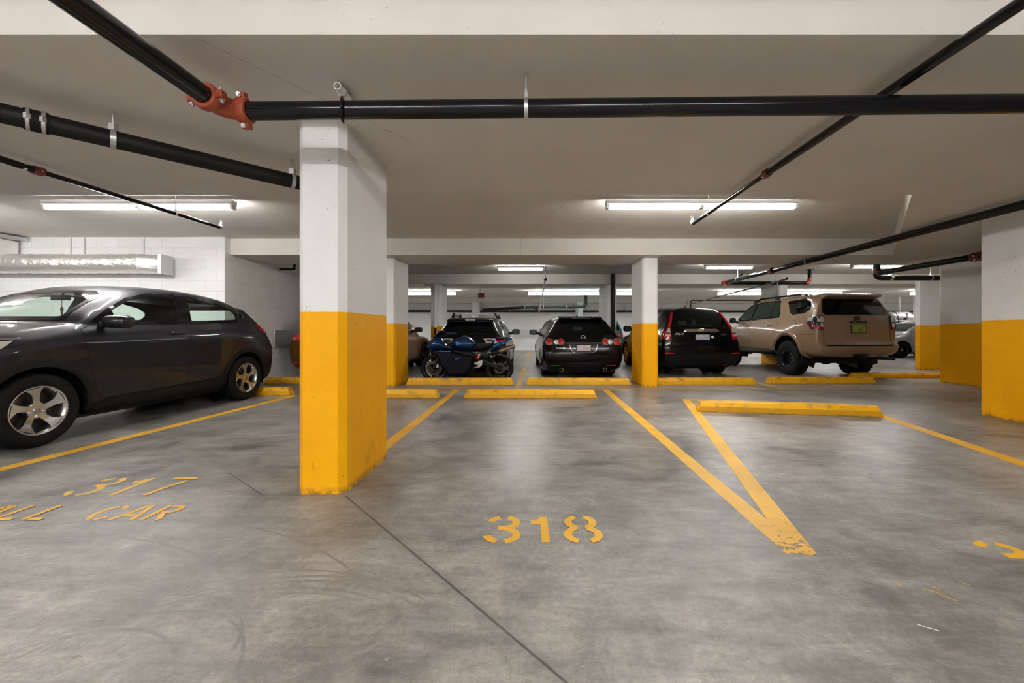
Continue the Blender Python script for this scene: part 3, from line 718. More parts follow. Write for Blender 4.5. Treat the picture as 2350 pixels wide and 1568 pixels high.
o = thing('riser_pipe', 'black pipe with a red joint bending up beside the shaded pillar', 'pipe')
MB().tube([(7.58, 3.4, 2.35)] + bend((7.60, 9.0, 2.35), (7.61, 9.13, 2.35), (7.61, 9.13, 2.5), .1) + [(7.61, 9.13, ZH)], .054, 22).build('pipe', M['pipe_cast'], o)
coupling(o, (7.60, 7.05, 2.35), 'y', .054, 'dred', .22, .3)
MB().tube(bend((7.61, 9.0, 2.35), (7.61, 9.15, 2.35), (7.61, 9.15, 2.5), .1), .063, 20).build('elbow', M['dred'], o)
o = thing('drain_pipe', 'black pipe with a bend passing behind the shaded right-hand pillar', 'pipe')
MB().tube([(8.28, 9.98, ZH)] + bend((8.28, 9.98, 2.5), (8.28, 9.98, 2.35), (8.45, 9.98, 2.35), .13) + [(13.5, 9.98, 2.35)], .062, 22).build('pipe', M['pipe_cast'], o)
coupling(o, (8.62, 9.98, 2.35), 'x', .062, 'zinc', .05, bolts=False, name='band_clamp'); hanger(o, (9.6, 9.98, 2.35), 'x', .062, ZH)

o = thing('branch_pipe', 'thin sprinkler branch passing under the far lights above the black crossover', 'pipe')
MB().tube([(6.23, 10.15, 2.34), (7.6, 20, 2.34)], .021, 14).build('pipe', M['pipe'], o)
sprinkler(o, (6.23, 10.15, 2.36)); MB().tube(bend((6.24, 10.22, 2.34), (6.23, 10.13, 2.34), (6.23, 10.13, 2.42), .05), .027, 12).build('elbow', M['pipe'], o)
coupling(o, (7.0, 15.6, 2.34), 'y', .024, 'dred', .09, .3, bolts=False)
for y, x in ((10.9, 6.335), (17.2, 7.21)): hanger(o, (x, y, 2.34), 'y', .021, ZH, rod=.005)
o = thing('branch_pipe', 'thin pale sprinkler pipe hanging from the ceiling above the gap between motorcycle and wagon', 'pipe')
MB().tube([(.34, 10.95, 2.44), (.32, 19.9, 1.93), (.32, 20.1, 1.935), (.32, 22.03, 2.08)], .023, 12).build('pipe', M['zinc'], o)
MB().ball((.34, 10.95, 2.44), .045).tube([(.34, 10.95, 2.44), (.34, 10.95, ZH)], .012, 8).build('riser', M['pipe_cast'], o)
coupling(o, (.33, 15.5, 2.181), 'y', .024, 'zinc', .06, .2, bolts=False)
o = tag(MB().tube([(-14, 22.08, 2.10), (21.8, 22.08, 2.06)], .05, 14).build('wall_pipe', M['pipe_cast']), 'black pipe running along the far white wall', 'pipe')
for x in (-7, -5.4, -1.2, 3.4, 5.0, 9.0): hanger(o, (x, 22.08, 2.09), 'x', .05, ZL if x > 30 else 2.5, rod=.008)
o = thing('drain_pipe', 'black pipe with an upturned end hanging in front of the far wall', 'pipe')
MB().tube([(-2.3, 19.0, 2.02), (-2.1, 19.0, 2.03), (-.1, 19, 2.14)] + bend((2.2, 19, 2.155), (2.45, 19, 2.155), (2.45, 19, 2.4), .16) + [(2.45, 19, ZH)], .06, 16).build('pipe', M['pipe_cast'], o)
for x, z in ((-.35, 2.125), (.5, 2.144), (1.55, 2.15)): hanger(o, (x, 19, z), 'x', .06, ZH)
MB().tube([(.05, 19, 2.10), (.2, 19.3, 2.06), (.2, 19.5, 1.98)], .03, 10).build('branch', M['pipe_cast'], o)
tag(MB().tube([(2.44, 12.56, 0), (2.44, 12.56, ZH)], .072, 24).build('stand_pipe', M['pipe_cast']), 'thick vertical black pipe in front of a far pillar', 'pipe')
o = tag(MB().tube([(-2.99, 12.735, 1.17), (-2.99, 12.735, 2.49)], .058, 20).build('drainpipe', M['whitepipe']), 'white vertical drainpipe on the far pillar above the motorcycle', 'pipe')
MB().tube([(-2.99, 12.735, .02), (-2.99, 12.735, 1.2)], .035, 12).build('lower_pipe', M['pipe_cast'], o)
MB().tube([(-2.99, 12.66, 2.44), (-3.12, 12.66, 2.45), (-3.3, 12.66, 2.46)], .034, 12).build('side_branch', M['zinc'], o)
tag(MB().tube([(8.19, 21.43, 2.15)] + bend((8.19, 21.43, 2.3), (8.19, 21.43, 2.62), (8.5, 21.43, 2.62), .14) + [(17, 21.43, 2.60)], .025, 10).build('conduit', M['pipe_cast']), 'thin dark conduit along the far ceiling beam above the tan off-roader', 'pipe')
o = thing('sprinkler', 'small dark wall sprinkler hanging by the block wall above the copper red car', 'sprinkler', (-5.38, 9.25, 0))
MB().tube([(-.27, 0, 2.45), (0, 0, 2.45)], .025, 10).tube([(-.02, 0, 2.45), (.06, 0, 2.46), (.06, 0, 2.56)], .028, 10).build('pipe', M['pipe_cast'], o)
for x in (-.1, -.16): MB().tube([(x, 0, 2.45), (x, 0, ZH)], .008, 6).build('hanger_rod', M['zinc'], o)

# foil duct on the left wall
o = thing('air_duct', 'crinkled silver foil air duct along the left wall', 'duct', (-.10, 7.40, 0))
pts = [(-9.6 + i * .06, 0, 2.28) for i in range(0, 47)]
MB().tube(pts, [.168 + .006 * math.sin(i * 2.1) + .005 * rnd.random() for i in range(len(pts))], 28).build('round_duct', M['foil'], o)
k = MB(); n = 28; va = []; vb = []
for i in range(n):
    a = 2 * PI * i / n; va.append((-6.86, .17 * math.cos(a), 2.28 + .17 * math.sin(a)))
    c, s_ = math.cos(a), math.sin(a); q_ = 1 / max(abs(c), abs(s_)); vb.append((-6.47, .11 * c * q_, 2.26 + .16 * s_ * q_))
k.add(va + vb, [(i, (i + 1) % n, n + (i + 1) % n, n + i) for i in range(n)]).build('transition', M['foil'], o)
MB().box2((-6.49, -.125, 2.09), (-6.43, .125, 2.43)).build('end_flange', M['zinc'], o, bevel=.004)
MB().box2((-9.75, -.17, 2.15), (-9.28, .17, 2.72)).build('drop_duct', M['foil'], o, bevel=.02)
MB().box2((-9.85, -.24, 2.72), (-9.12, .18, 2.77)).build('collar', M['zinc'], o, bevel=.004)
for x in (-8.47, -8.22, -7.13):
    tag(MB().tube([(x, 7.585, 2.40), (x, 7.585, ZH)], .014, 8).build('conduit', M['white']),
        {-8.47: 'white conduit on the wall above the duct, nearest its bend', -8.22: 'white conduit on the wall above the duct, middle of three', -7.13: 'white conduit on the wall above the duct, closest to its open end'}[x], 'conduit', 'wall conduits')
tag(MB().box2((-5.645, 9.0, .72), (-5.60, 9.65, 1.10)).build('wall_panel', M['zinc'], bevel=.004), 'grey metal panel on the block wall behind the copper red car', 'panel')
o = tag(MB().box((-1.76, 14.2, 2.28), (.21, .05, .155)).build('hanging_sign', M['sign_red'], bevel=.015), 'small dark red box hanging below the far ceiling', 'sign')
MB().tube([(-1.76, 14.2, 2.35), (-1.76, 14.2, ZH)], .012, 8).build('stem', M['zinc'], o)

# tank in the far right bay
o = thing('storage_tank', 'shiny horizontal metal tank with black bands behind the tan off-roader', 'tank', (16.35, 18.4, 1.53))
MB().lathe([(0, -.62), (.2, -.61), (.33, -.55), (.37, -.45), (.37, .35), (.33, .45), (.2, .51), (0, .52)], (0, 0, 0), 'x', 36).build('shell', M['tank'], o)
for x in (-.40, .33): MB().lathe([(.371, x - .02), (.385, x - .02), (.385, x + .02), (.371, x + .02)], (0, 0, 0), 'x', 36).build('band', M['pipe_cast'], o)
MB().prism([(.374 * math.sin(a), -.374 * math.cos(a)) for a in [math.radians(t) for t in range(-55, -30, 4)]] + [(.371 * math.sin(a), -.371 * math.cos(a)) for a in [math.radians(t) for t in range(-34, -56, -4)]],
           -.25, .25, lambda u, v, h: (h, u, v)).build('warning_label', M['yel_label'], o)
MB().tube([(-.1, -.36, .1), (-.1, -.44, .1), (-.1, -.44, .3)], .02, 8).ball((-.14, -.43, .05), .06).build('valve', M['pipe_cast'], o)
for x in (-.40, .33):
    for y in (-.38, .38): MB().tube([(x, y, 0), (x, y, ZH - 1.53)], .006, 6).build('hanger_rod', M['zinc'], o)

# ------------------------------------------------------------------ vehicle toolkit
def hermite(P, q):
    """smooth interpolation through the rows of P (n, ..., 3), q steps per span"""
    P = np.asarray(P, float); n = len(P)
    d = np.linalg.norm(np.diff(P, axis=0), axis=-1, keepdims=True) + 1e-6
    sl = np.diff(P, axis=0) / d
    T = np.zeros_like(P); T[0] = sl[0]; T[-1] = sl[-1]
    T[1:-1] = (sl[:-1] * d[1:] + sl[1:] * d[:-1]) / (d[:-1] + d[1:])
    out = []
    for i in range(n - 1):
        for k in range(q):
            t = k / q; a = 2 * t**3 - 3 * t**2 + 1; b = t**3 - 2 * t**2 + t; c = -2 * t**3 + 3 * t**2; e = t**3 - t**2
            out.append(a * P[i] + b * d[i] * T[i] + c * P[i + 1] + e * d[i] * T[i + 1])
    out.append(P[-1]); return np.array(out)
def inside(p, poly):
    x, y = p; r = False; j = len(poly) - 1
    for i in range(len(poly)):
        xi, yi = poly[i]; xj, yj = poly[j]
        if (yi > y) != (yj > y) and x < (xj - xi) * (y - yi) / (yj - yi) + xi: r = not r
        j = i
    return r
def near_edge(p, poly):
    best = (1e9, p); P = Vector(p)
    for i in range(len(poly)):
        a, b = Vector(poly[i - 1]), Vector(poly[i]); d = b - a; t = max(0, min(1, (P - a).dot(d) / max(d.dot(d), 1e-12)))
        c = a + d * t; L = (P - c).length
        if L < best[0]: best = (L, (c.x, c.y))
    return best
def grow(poly, k):
    """offset an outline outwards by k"""
    A = sum(poly[i - 1][0] * poly[i][1] - poly[i][0] * poly[i - 1][1] for i in range(len(poly))); s = 1 if A > 0 else -1
    out = []; n = len(poly)
    for i in range(n):
        p, a, b = Vector(poly[i]), Vector(poly[i - 1]), Vector(poly[(i + 1) % n])
        d1, d2 = (p - a), (b - p)
        if d1.length < 1e-9 or d2.length < 1e-9: out.append(tuple(p)); continue
        d1.normalize(); d2.normalize()
        n1, n2 = Vector((d1.y, -d1.x)) * s, Vector((d2.y, -d2.x)) * s; m = (n1 + n2)
        m = m / max(m.dot(m), .35) * 2
        out.append(tuple(p + m * k))
    return out
def rounded(poly, r, n=4):
    out = []
    for i in range(len(poly)):
        a, p, b = Vector(poly[i - 1]), Vector(poly[i]), Vector(poly[(i + 1) % len(poly)])
        da, db = (a - p), (b - p); ra = min(r, da.length * .45); rb = min(r, db.length * .45)
        s, e = p + da.normalized() * ra, p + db.normalized() * rb
        for k in range(n + 1):
            t = k / n; out.append(tuple(s.lerp(p, t).lerp(p.lerp(e, t), t)))
    return out
def cdt(poly, holes=(), step=.04):
    pts = []; edges = []
    for ring in [poly] + list(holes):
        rr = []
        for i in range(len(ring)):
            a, b = Vector(ring[i - 1]), Vector(ring[i]); m = max(1, int((b - a).length / step))
            rr += [a.lerp(b, k / m) for k in range(m)]
        o = len(pts); pts += rr; edges += [(o + i, o + (i + 1) % len(rr)) for i in range(len(rr))]
    xs = [p[0] for p in poly]; ys = [p[1] for p in poly]; y = min(ys) + step * .5
    while y < max(ys):
        x = min(xs) + step * .5
        while x < max(xs):
            if inside((x, y), poly) and not any(inside((x, y), h) for h in holes) and near_edge((x, y), poly)[0] > step * .4 \
                    and all(near_edge((x, y), h)[0] > step * .4 for h in holes): pts.append(Vector((x, y)))
            x += step
        y += step
    vs, _, fs, *_r = delaunay_2d_cdt(pts, edges, [], 0, 1e-6)
    keep = []
    for f in fs:
        c = sum((vs[i] for i in f), Vector((0, 0))) / len(f)
        if inside(c, poly) and not any(inside(c, h) for h in holes): keep.append(tuple(f))
    return [(v.x, v.y) for v in vs], keep

class Shell:
    """car body skin: a smooth loft of half cross-sections, mirrored, closed by rounded end faces"""
    def __init__(s, st, q=5, r=5, bulge_f=.08, bulge_r=.05, M_=14):
        A = hermite(np.array(st, float), q)                       # stations
        A = np.swapaxes(hermite(np.swapaxes(A, 0, 1), r), 0, 1)   # ring points
        ns, N = A.shape[:2]; mb = MB()
        idx = lambda i, j: i * (2 * N - 2) + j
        for i in range(ns):
            h = [tuple(p) for p in A[i]]; mb.v += h + [(-x, y, z) for x, y, z in h[-2:0:-1]]
        R = 2 * N - 2
        for i in range(ns - 1): mb.f += [(idx(i, j), idx(i, (j + 1) % R), idx(i + 1, (j + 1) % R), idx(i + 1, j)) for j in range(R)]
        for i, sg, bl in ((0, 1, bulge_f), (ns - 1, -1, bulge_r)):
            g = []
            for j in range(N):
                x, y, z = A[i][j]; row = []
                for k in range(M_ + 1):
                    u = 1 - 2 * k / M_; row.append((x * u, y + sg * bl * (1 - u * u) * math.sin(PI * j / (N - 1)) ** .5, z))
                g.append(row)
            o = len(mb.v); mb.v += [p for row in g for p in row]; W = M_ + 1
            mb.f += [(o + a * W + b, o + a * W + b + 1, o + (a + 1) * W + b + 1, o + (a + 1) * W + b) for a in range(N - 1) for b in range(M_)]
        bm = bmesh.new(); me = bpy.data.meshes.new('shell'); me.from_pydata(mb.v, [], mb.f); bm.from_mesh(me); bpy.data.meshes.remove(me)
        bmesh.ops.remove_doubles(bm, verts=bm.verts, dist=3e-4)
        bmesh.ops.dissolve_degenerate(bm, edges=bm.edges, dist=1e-5)
        bmesh.ops.recalc_face_normals(bm, faces=bm.faces)
        s.bm = bm; s.tree = BVHTree.FromBMesh(bm.copy())
    AXES = {'L': (Vector((1, 0, 0)), lambda u, v: Vector((-4, u, v))), 'R': (Vector((-1, 0, 0)), lambda u, v: Vector((4, u, v))),
            'B': (Vector((0, 1, 0)), lambda u, v: Vector((u, -6, v))), 'F': (Vector((0, -1, 0)), lambda u, v: Vector((u, 6, v))),
            'T': (Vector((0, 0, -1)), lambda u, v: Vector((u, v, 5)))}
    UV = {'L': (1, 2), 'R': (1, 2), 'B': (0, 2), 'F': (0, 2), 'T': (0, 1)}
    def hit(s, axis, u, v):
        d, f = s.AXES[axis]; o = f(u, v); p, n, i, _ = s.tree.ray_cast(o, d)
        if p is None:
            base = {'L': Vector((-.85, u, v)), 'R': Vector((.85, u, v)), 'B': Vector((u, -2.3, v)), 'F': Vector((u, 1.5, v)), 'T': Vector((u, v, 1.5))}[axis]
            p, n, i, _ = s.tree.find_nearest(base)
        if n.dot(d) > 0: n = -n
        return p, n
    def cut(s, poly, axis):
        d, _ = s.AXES[axis]; a, b = s.UV[axis]; s.bm.normal_update(); snap = {}
        for v in s.bm.verts:
            if v.normal.dot(d) > -.05: continue
            uv = (v.co[a], v.co[b])
            if inside(uv, poly): snap[v] = near_edge(uv, poly)
        dead = [f for f in s.bm.faces if all(v in snap for v in f.verts)]
        core = set(dead); alive = {v for f in s.bm.faces if f not in core for v in f.verts}
        bmesh.ops.delete(s.bm, geom=dead, context='FACES')
        for v, (L, e) in snap.items():
            if v.is_valid and v in alive and L < .09:
                p, n = s.hit(axis, *e); v.co = p
    def arch(s, y, z, R, xmin=.45):
        inn = [v for v in s.bm.verts if abs(v.co.x) > xmin and (v.co.y - y) ** 2 + (v.co.z - z) ** 2 < R * R]
        st = set(inn); dead = [f for f in s.bm.faces if all(v in st for v in f.verts)]
        core = set(dead); alive = {v for f in s.bm.faces if f not in core for v in f.verts}
        bmesh.ops.delete(s.bm, geom=dead, context='FACES')
        for v in inn:
            if v.is_valid and v in alive:
                dy, dz = v.co.y - y, v.co.z - z; L = math.hypot(dy, dz) or 1e-6
                v.co.y = y + dy / L * R; v.co.z = z + dz / L * R
    def body(s, m, parent):
        me = bpy.data.meshes.new('body'); loose = [v for v in s.bm.verts if not v.link_faces]
        bmesh.ops.delete(s.bm, geom=loose, context='VERTS')
        for f in s.bm.faces: f.smooth = True
        s.bm.to_mesh(me); me.materials.append(m); o = bpy.data.objects.new('body', me); C.objects.link(o); o.parent = parent; return o
    def panel(s, name, m, parent, poly, axis, off=.004, holes=(), step=.045, bulge=0., mirror=False, edge=.03):
        """a fitted panel that follows the skin; bulge lifts its middle"""
        out = []
        for ax, P, H in [(axis, poly, holes)] + ([({'L': 'R', 'R': 'L', 'B': 'B', 'F': 'F'}[axis],
                          [((-x, z) if axis in 'BF' else (x, z)) for x, z in poly], [[((-x, z) if axis in 'BF' else (x, z)) for x, z in h] for h in holes])] if mirror else []):
            vs, fs = cdt(P, H, step); co = []
            for u, v in vs:
                p, n = s.hit(ax, u, v); k = off
                if bulge:
                    e = min(1, near_edge((u, v), P)[0] / edge); k += bulge * math.sqrt(max(0, 1 - (1 - e) ** 2))
                co.append(p + n * k)
            mb = MB().add(co, fs); o = mb.build(name, m, parent, smooth=60); out.append(o)
        return out[0]
    def seam(s, pts, axis, wd=.007, off=.0025):
        P = []
        for a, b in zip(pts[:-1], pts[1:]):
            a, b = Vector(a), Vector(b); n = max(1, int((b - a).length / .04)); P += [a.lerp(b, k / n) for k in range(n)]
        P.append(Vector(pts[-1])); vs = []
        for i, p in enumerate(P):
            t = (P[min(i + 1, len(P) - 1)] - P[max(i - 1, 0)]).normalized(); nn = Vector((-t.y, t.x)) * wd / 2
            for e in (p + nn, p - nn):
                h, n = s.hit(axis, e.x, e.y); vs.append(h + n * off)
        return vs, [(2 * i, 2 * i + 1, 2 * i + 3, 2 * i + 2) for i in range(len(P) - 1)]
    def seams(s, parent, lst, name='seam', m=None, wd=.007):
        for axis, pts in lst: MB().add(*s.seam(pts, axis, wd)).build(name, m or M['dark'], parent)

def letters(txt, size, m, parent, loc, name='badge', depth=.004, spacing=1.1, shear=0., rz=0., bold=.0):
    """raised lettering facing -y"""
    cu = bpy.data.curves.new('lettering', 'FONT'); cu.body = txt; cu.size = size; cu.extrude = depth / 2; cu.align_x = 'CENTER'; cu.align_y = 'CENTER'
    cu.space_character = spacing; cu.shear = shear; cu.offset = bold; cu.resolution_u = 2
    t = bpy.data.objects.new('lettering', cu); C.objects.link(t)
    me = bpy.data.meshes.new_from_object(t.evaluated_get(bpy.context.evaluated_depsgraph_get())); C.objects.unlink(t); bpy.data.objects.remove(t); bpy.data.curves.remove(cu)
    me.transform(Matrix.Rotation(PI / 2, 4, 'X')); me.materials.clear(); me.materials.append(m); me.name = name
    o = bpy.data.objects.new(name, me); C.objects.link(o); o.parent = parent; o.location = loc; o.rotation_euler.z = rz; return o

def wheel(parent, x, y, R, rr, wd, kind, side):
    """tyre with its rim as a sub-part; side = +1 outer face towards +x"""
    s = side; h = wd / 2
    prof = [(rr - .012, -h * .8), (rr + .01, -h * .92), (R - .055, -h), (R - .02, -h * .92), (R - .004, -h * .72), (R, -h * .4), (R, h * .4), (R - .004, h * .72), (R - .02, h * .92), (R - .055, h), (rr + .01, h * .92), (rr - .012, h * .8)]
    mb = MB().lathe([(r, s * t) for r, t in prof], n=56)
    if kind == 'mud':
        for row, (x0, x1, d) in enumerate(((-.95, -.55, 0.), (-.5, -.03, .5), (.03, .5, 0.), (.55, .95, .5))):
            for k in range(30):
                a = 2 * PI * (k + d) / 30; e1 = Vector((0, math.cos(a), math.sin(a))); e2 = Vector((0, -math.sin(a), math.cos(a)))
                c = e1 * (R + .003 - (.012 if abs(x0 + x1) > 1 else 0)) + Vector(((x0 + x1) / 2 * h, 0, 0))
                vs = [c + Vector((i * abs(x1 - x0) * h * .45, 0, 0)) + e2 * j * .026 + e1 * l * .012 for i in (-1, 1) for j in (-1, 1) for l in (-1, 1)]
                mb.add(vs, [(0, 1, 3, 2), (4, 6, 7, 5), (0, 4, 5, 1), (2, 3, 7, 6), (0, 2, 6, 4), (1, 5, 7, 3)])
    else:
        pass
    t = mb.build('wheel', M['rubber'], parent, loc=(x, y, R), smooth=40)
    barrel = MB().lathe([(rr - .012, s * -h * .8), (rr - .03, s * -h * .5), (rr - .035, s * h * .45), (rr - .012, s * h * .8), (rr + .004, s * h * .92), (rr + .004, s * h * .86), (rr - .014, s * h * .78)], n=56)
    P = lambda r, a, d: (s * d, r * math.cos(a), r * math.sin(a))
    fm = {'five': 'alloy', 'thin': 'alloy_gold', 'mud': 'alloy_black', 'black': 'alloy_black', 'alloy': 'alloy'}[kind]
    sp = MB(); nsp = {'five': 5, 'thin': 10, 'mud': 8, 'black': 5, 'alloy': 7}[kind]
    out, hubd = h * .86, h * .62
    for k in range(nsp):
        a0 = 2 * PI * k / nsp + PI / 2
        if kind == 'five':
            tw = .16 * s; rows = [(.055, .62, 0, .0), (.10, .30, .3, .10), (.15, .235, .55, .4), (rr * .80, .29, .9, .8), (rr - .008, .40, 1.1, 1.)]
        elif kind == 'thin': tw = .1; rows = [(.05, .28, 0, 0), (.12, .12, .3, .3), (rr - .01, .10, 1., 1.)]
        else: tw = .0; rows = [(.06, .35, 0, 0), (.12, .22, .3, .3), (rr - .01, .16, 1., 1.)]
        vs = []
        for r, wda, tt, dd in rows:
            a = a0 + tw * tt; dep = hubd + (out - hubd) * dd
            for e, zz in ((-1, -.028), (-.86, 0), (.86, 0), (1, -.028)): vs.append(P(r, a + e * wda, dep + zz))
        sp.add(vs, [(i * 4 + j, i * 4 + j + 1, i * 4 + j + 5, i * 4 + j + 4) for i in range(len(rows) - 1) for j in range(3)])
    sp.lathe([(.0, s * (hubd + .004)), (.075, s * hubd), (.085, s * (hubd - .03))], n=28)
    sp.lathe([(rr - .022, s * (out - .02)), (rr - .012, s * out), (rr + .004, s * (out + .004)), (rr + .004, s * (out - .02))], n=56)
    if kind == 'mud':
        sp.lathe([(rr - .05, s * (out - .005)), (rr - .012, s * (out + .006)), (rr - .012, s * (out - .02))], n=48)
    barrel.lathe([(0, s * -.01), (rr - .03, s * -.01)], n=40)
    b = barrel.build('rim_barrel', M['alloy_dark'] if kind in ('five', 'thin', 'alloy') else M['alloy_black'], t, smooth=40)
    rim = sp.build('rim', M[fm], t, smooth=30)
    cap = MB().lathe([(0, s * (hubd + .012)), (.022, s * (hubd + .011)), (.031, s * (hubd + .002)), (.031, s * (hubd - .01))], n=24)
    cap.build('hub_cap', M['satin'] if kind != 'mud' else M['gloss'], t)
    nb = {'five': 5, 'mud': 24}.get(kind, 5)
    for k in range(nb):
        a = 2 * PI * (k + .5) / nb + PI / 2; r = .057 if kind != 'mud' else rr - .03; d = hubd if kind != 'mud' else out
        nut = MB().tube([P(r, a, d - .01), P(r, a, d + .012)], .011 if kind != 'mud' else .007, 8)
        if kind in ('five', 'mud'): nut.build('lug_nut', M['chrome'], t)
    return t
def wheels(root, wb, track, R, rr, wd, kind, steer=0.):
    for s in (-1, 1):
        for y in (wb / 2, -wb / 2): wheel(root, s * (track / 2), y, R, rr, wd, kind, s)
def wells(root, wb, R, hw, zc=.33):
    for s in (-1, 1):
        for y in (wb / 2, -wb / 2):
            mb = MB(); n = 20; vs = []; an = [PI * 1.16 * k / n - .08 * PI for k in range(n + 1)]
            for a in an:
                for x in (.42, hw - .03): vs.append((s * x, y + R * math.cos(a), zc + R * math.sin(a)))
            mb.add(vs, [(2 * k, 2 * k + 1, 2 * k + 3, 2 * k + 2) for k in range(n)])
            mb.add([(s * .42, y + R * math.cos(a), zc + R * math.sin(a)) for a in an], [tuple(range(n + 1))])
            mb.build('wheel_well', M['under'], root)
def arch_trim(sh, root, wb, z, R0, R1, m, off=.006, only=None):
    for ax in 'LR':
        for y in (wb / 2, -wb / 2):
            a0, a1 = -8, 188
            P = arc(y, z, R1, R1, a0, a1, 26) + arc(y, z, R0, R0, a1, a0, 26)
            sh.panel('arch_trim', m, root, P, ax, off, step=.05, bulge=.012, edge=.04)
def mirror(root, x, y, z, m, side, glass=None, sz=(.11, .075, .08)):
    """door mirror: rounded housing on a foot"""
    mb = MB(); n, k = 18, 10
    for i in range(k + 1):
        t = PI * i / k
        for j in range(n):
            a = 2 * PI * j / n; c, s_ = math.cos(a), math.sin(a); e = .55
            mb.v.append((x + sz[0] * -math.copysign(abs(math.cos(t)) ** .6, math.cos(t)), y + sz[1] * math.sin(t) ** e * math.copysign(abs(c) ** .7, c), z + sz[2] * math.sin(t) ** e * math.copysign(abs(s_) ** .7, s_)))
    mb.f += [(i * n + j, i * n + (j + 1) % n, (i + 1) * n + (j + 1) % n, (i + 1) * n + j) for i in range(k) for j in range(n)]
    o = mb.build('door_mirror', m, root)
    MB().tube([(x - side * sz[0] * .9, y, z - sz[2] * .35), (x - side * (sz[0] + .13), y + .02, z - sz[2] * .75)], [.03, .045], 10).build('mirror_foot', M['plastic'], o)
    MB().prism(rounded([(-sz[0] * .72, -sz[2] * .68), (sz[0] * .72, -sz[2] * .68), (sz[0] * .72, sz[2] * .68), (-sz[0] * .72, sz[2] * .68)], .03), -sz[1] - .002, -sz[1] + .03, lambda u, v, h: (x + u, y + h, z + v)).build('mirror_glass', glass or M['glass_green'], o)
    return o
def interp(z, tab):
    return float(np.interp(z, [t[0] for t in tab], [t[1] for t in tab]))
def car_stations(hw, gz, yf, zf, zhood, yc, zc, yt, zt, H, yrr, zrr, belt, hb, hr, P, ring, zrail=None, hood_w=.86, pinch=.13):
    """hatchback / wagon body from its main lines; P: rear profile (z, y), ring: rear half widths (z, x)"""
    st = []
    zm, zl, zu = gz + .42 * (belt[0] - gz), gz + .14, gz + .80 * (belt[0] - gz)
    def low(y, k=1., gl=0.): return [(0, y, gz + gl), ((hw - .12) * k, y, gz + gl), ((hw - .03) * k, y, gz + .06 + gl), ((hw - .005) * k, y, zl + .05 + gl * .5), (hw * k, y, zm), ((hw - .03) * k, y, zu)]
    def hood(y, k, z, zz):
        s_ = z / zhood if zhood else 1
        a = [(0, y, gz + zz), ((hw - .14) * k, y, gz + zz), ((hw - .05) * k, y, gz + .06 + zz), ((hw - .015) * k, y, min(zl + .05, z * .5)), ((hw - .005) * k, y, min(zm, z * .7)), ((hw - .05) * k, y, min(zu, z * .9))]
        return a + [(hood_w * hw * k, y, z * .965), (hood_w * .84 * hw * k, y, z * .99), (.62 * hw * k, y, z), (.32 * hw * k, y, z * 1.012), (0, y, z * 1.016)]
    st.append(hood(yf, .74, zf - .02, .05)); st.append(hood(yf - .07, .86, zf + .04, .02)); st.append(hood(yf - .22, .955, zf + .09, 0))
    st.append(hood(yf - .55, 1., (zf + .09) * .45 + zhood * .55, 0)); st.append(hood(yc + .06, 1., zhood, 0))
    def cabin(y, zbelt, hbx, zr, xr, zcn, bow=.45):
        zg = zbelt + (zr - zbelt) * .5; xg = hbx + (xr - hbx) * bow
        return low(y) + [(hbx, y, zbelt), (xg, y, zg), (xr, y, zr), (xr * .58, y, zr + (zcn - zr) * .72), (0, y, zcn)]
    zb = lambda y: belt[0] + (belt[1] - belt[0]) * (yc - y) / (yc - yrr)
    for t, bw in ((.12, .5), (.5, .45), (.85, .45)):
        y = yc + (yt - yc) * t; z = zc + (zt - zc) * t
        st.append(cabin(y, zb(y), hb, max(zb(y) + .02, z), hb + (hr + .05 - hb) * t, z + .045 + .05 * (1 - t), bw))
    rl = zrail or H - .06
    y = yt - .18; st.append(cabin(y, zb(y), hb, rl - .03, hr + .02, H - .02))
    ym = (yt + yrr) / 2; st.append(cabin(ym, zb(ym), hb, rl, hr, H))
    ym = yt * .25 + yrr * .75; st.append(cabin(ym, zb(ym), hb - .005, rl * .6 + (zrr - .06) * .4, hr - .005, H * .6 + zrr * .4))
    top = P[-1][0]
    def rear(dy, k):
        zs = [gz, gz, gz + .06, zl + .05, zm, zu, belt[1], (belt[1] + top) / 2 - .02, top - .045, top - .01, top]
        xs = [0, interp(gz, ring) - .08] + [interp(z, ring) for z in zs[2:9]] + [interp(zs[8], ring) * .62, 0]
        return [(x * k, interp(z, P) + dy, z) for x, z in zip(xs, zs)]
    e = rear(.0, 1.)
    a = rear(.20, 1.015)
    full = cabin(0, zb(yrr), hb - .01, top - .03, hr - .02, zrr)
    st.append([(max(p[0], q_[0] * .995) if j not in (0, 10) else 0, p[1], p[2] if j < 7 else (p[2] + .012)) for j, (p, q_) in enumerate(zip(a, full))])
    st.append(rear(.06, 1.0)); st.append(rear(.02, .985)); st.append(rear(.0, .955))
    return st
def plate(sh, root, z, m, w_=.305, h_=.155, x=0., frame=True):
    p, n = sh.hit('B', x, z); y = p.y - .012
    o = MB().box((x, y, z), (w_, .006, h_)).build('license_plate', m, root, bevel=.004)
    if frame: MB().prism(rounded([(-w_ / 2 - .012, -h_ / 2 - .01), (w_ / 2 + .012, -h_ / 2 - .01), (w_ / 2 + .012, h_ / 2 + .01), (-w_ / 2 - .012, h_ / 2 + .01)], .012), .001, .012, lambda u, v, h: (x + u, y + h, z + v)).build('plate_frame', M['plastic'], o)
    return o
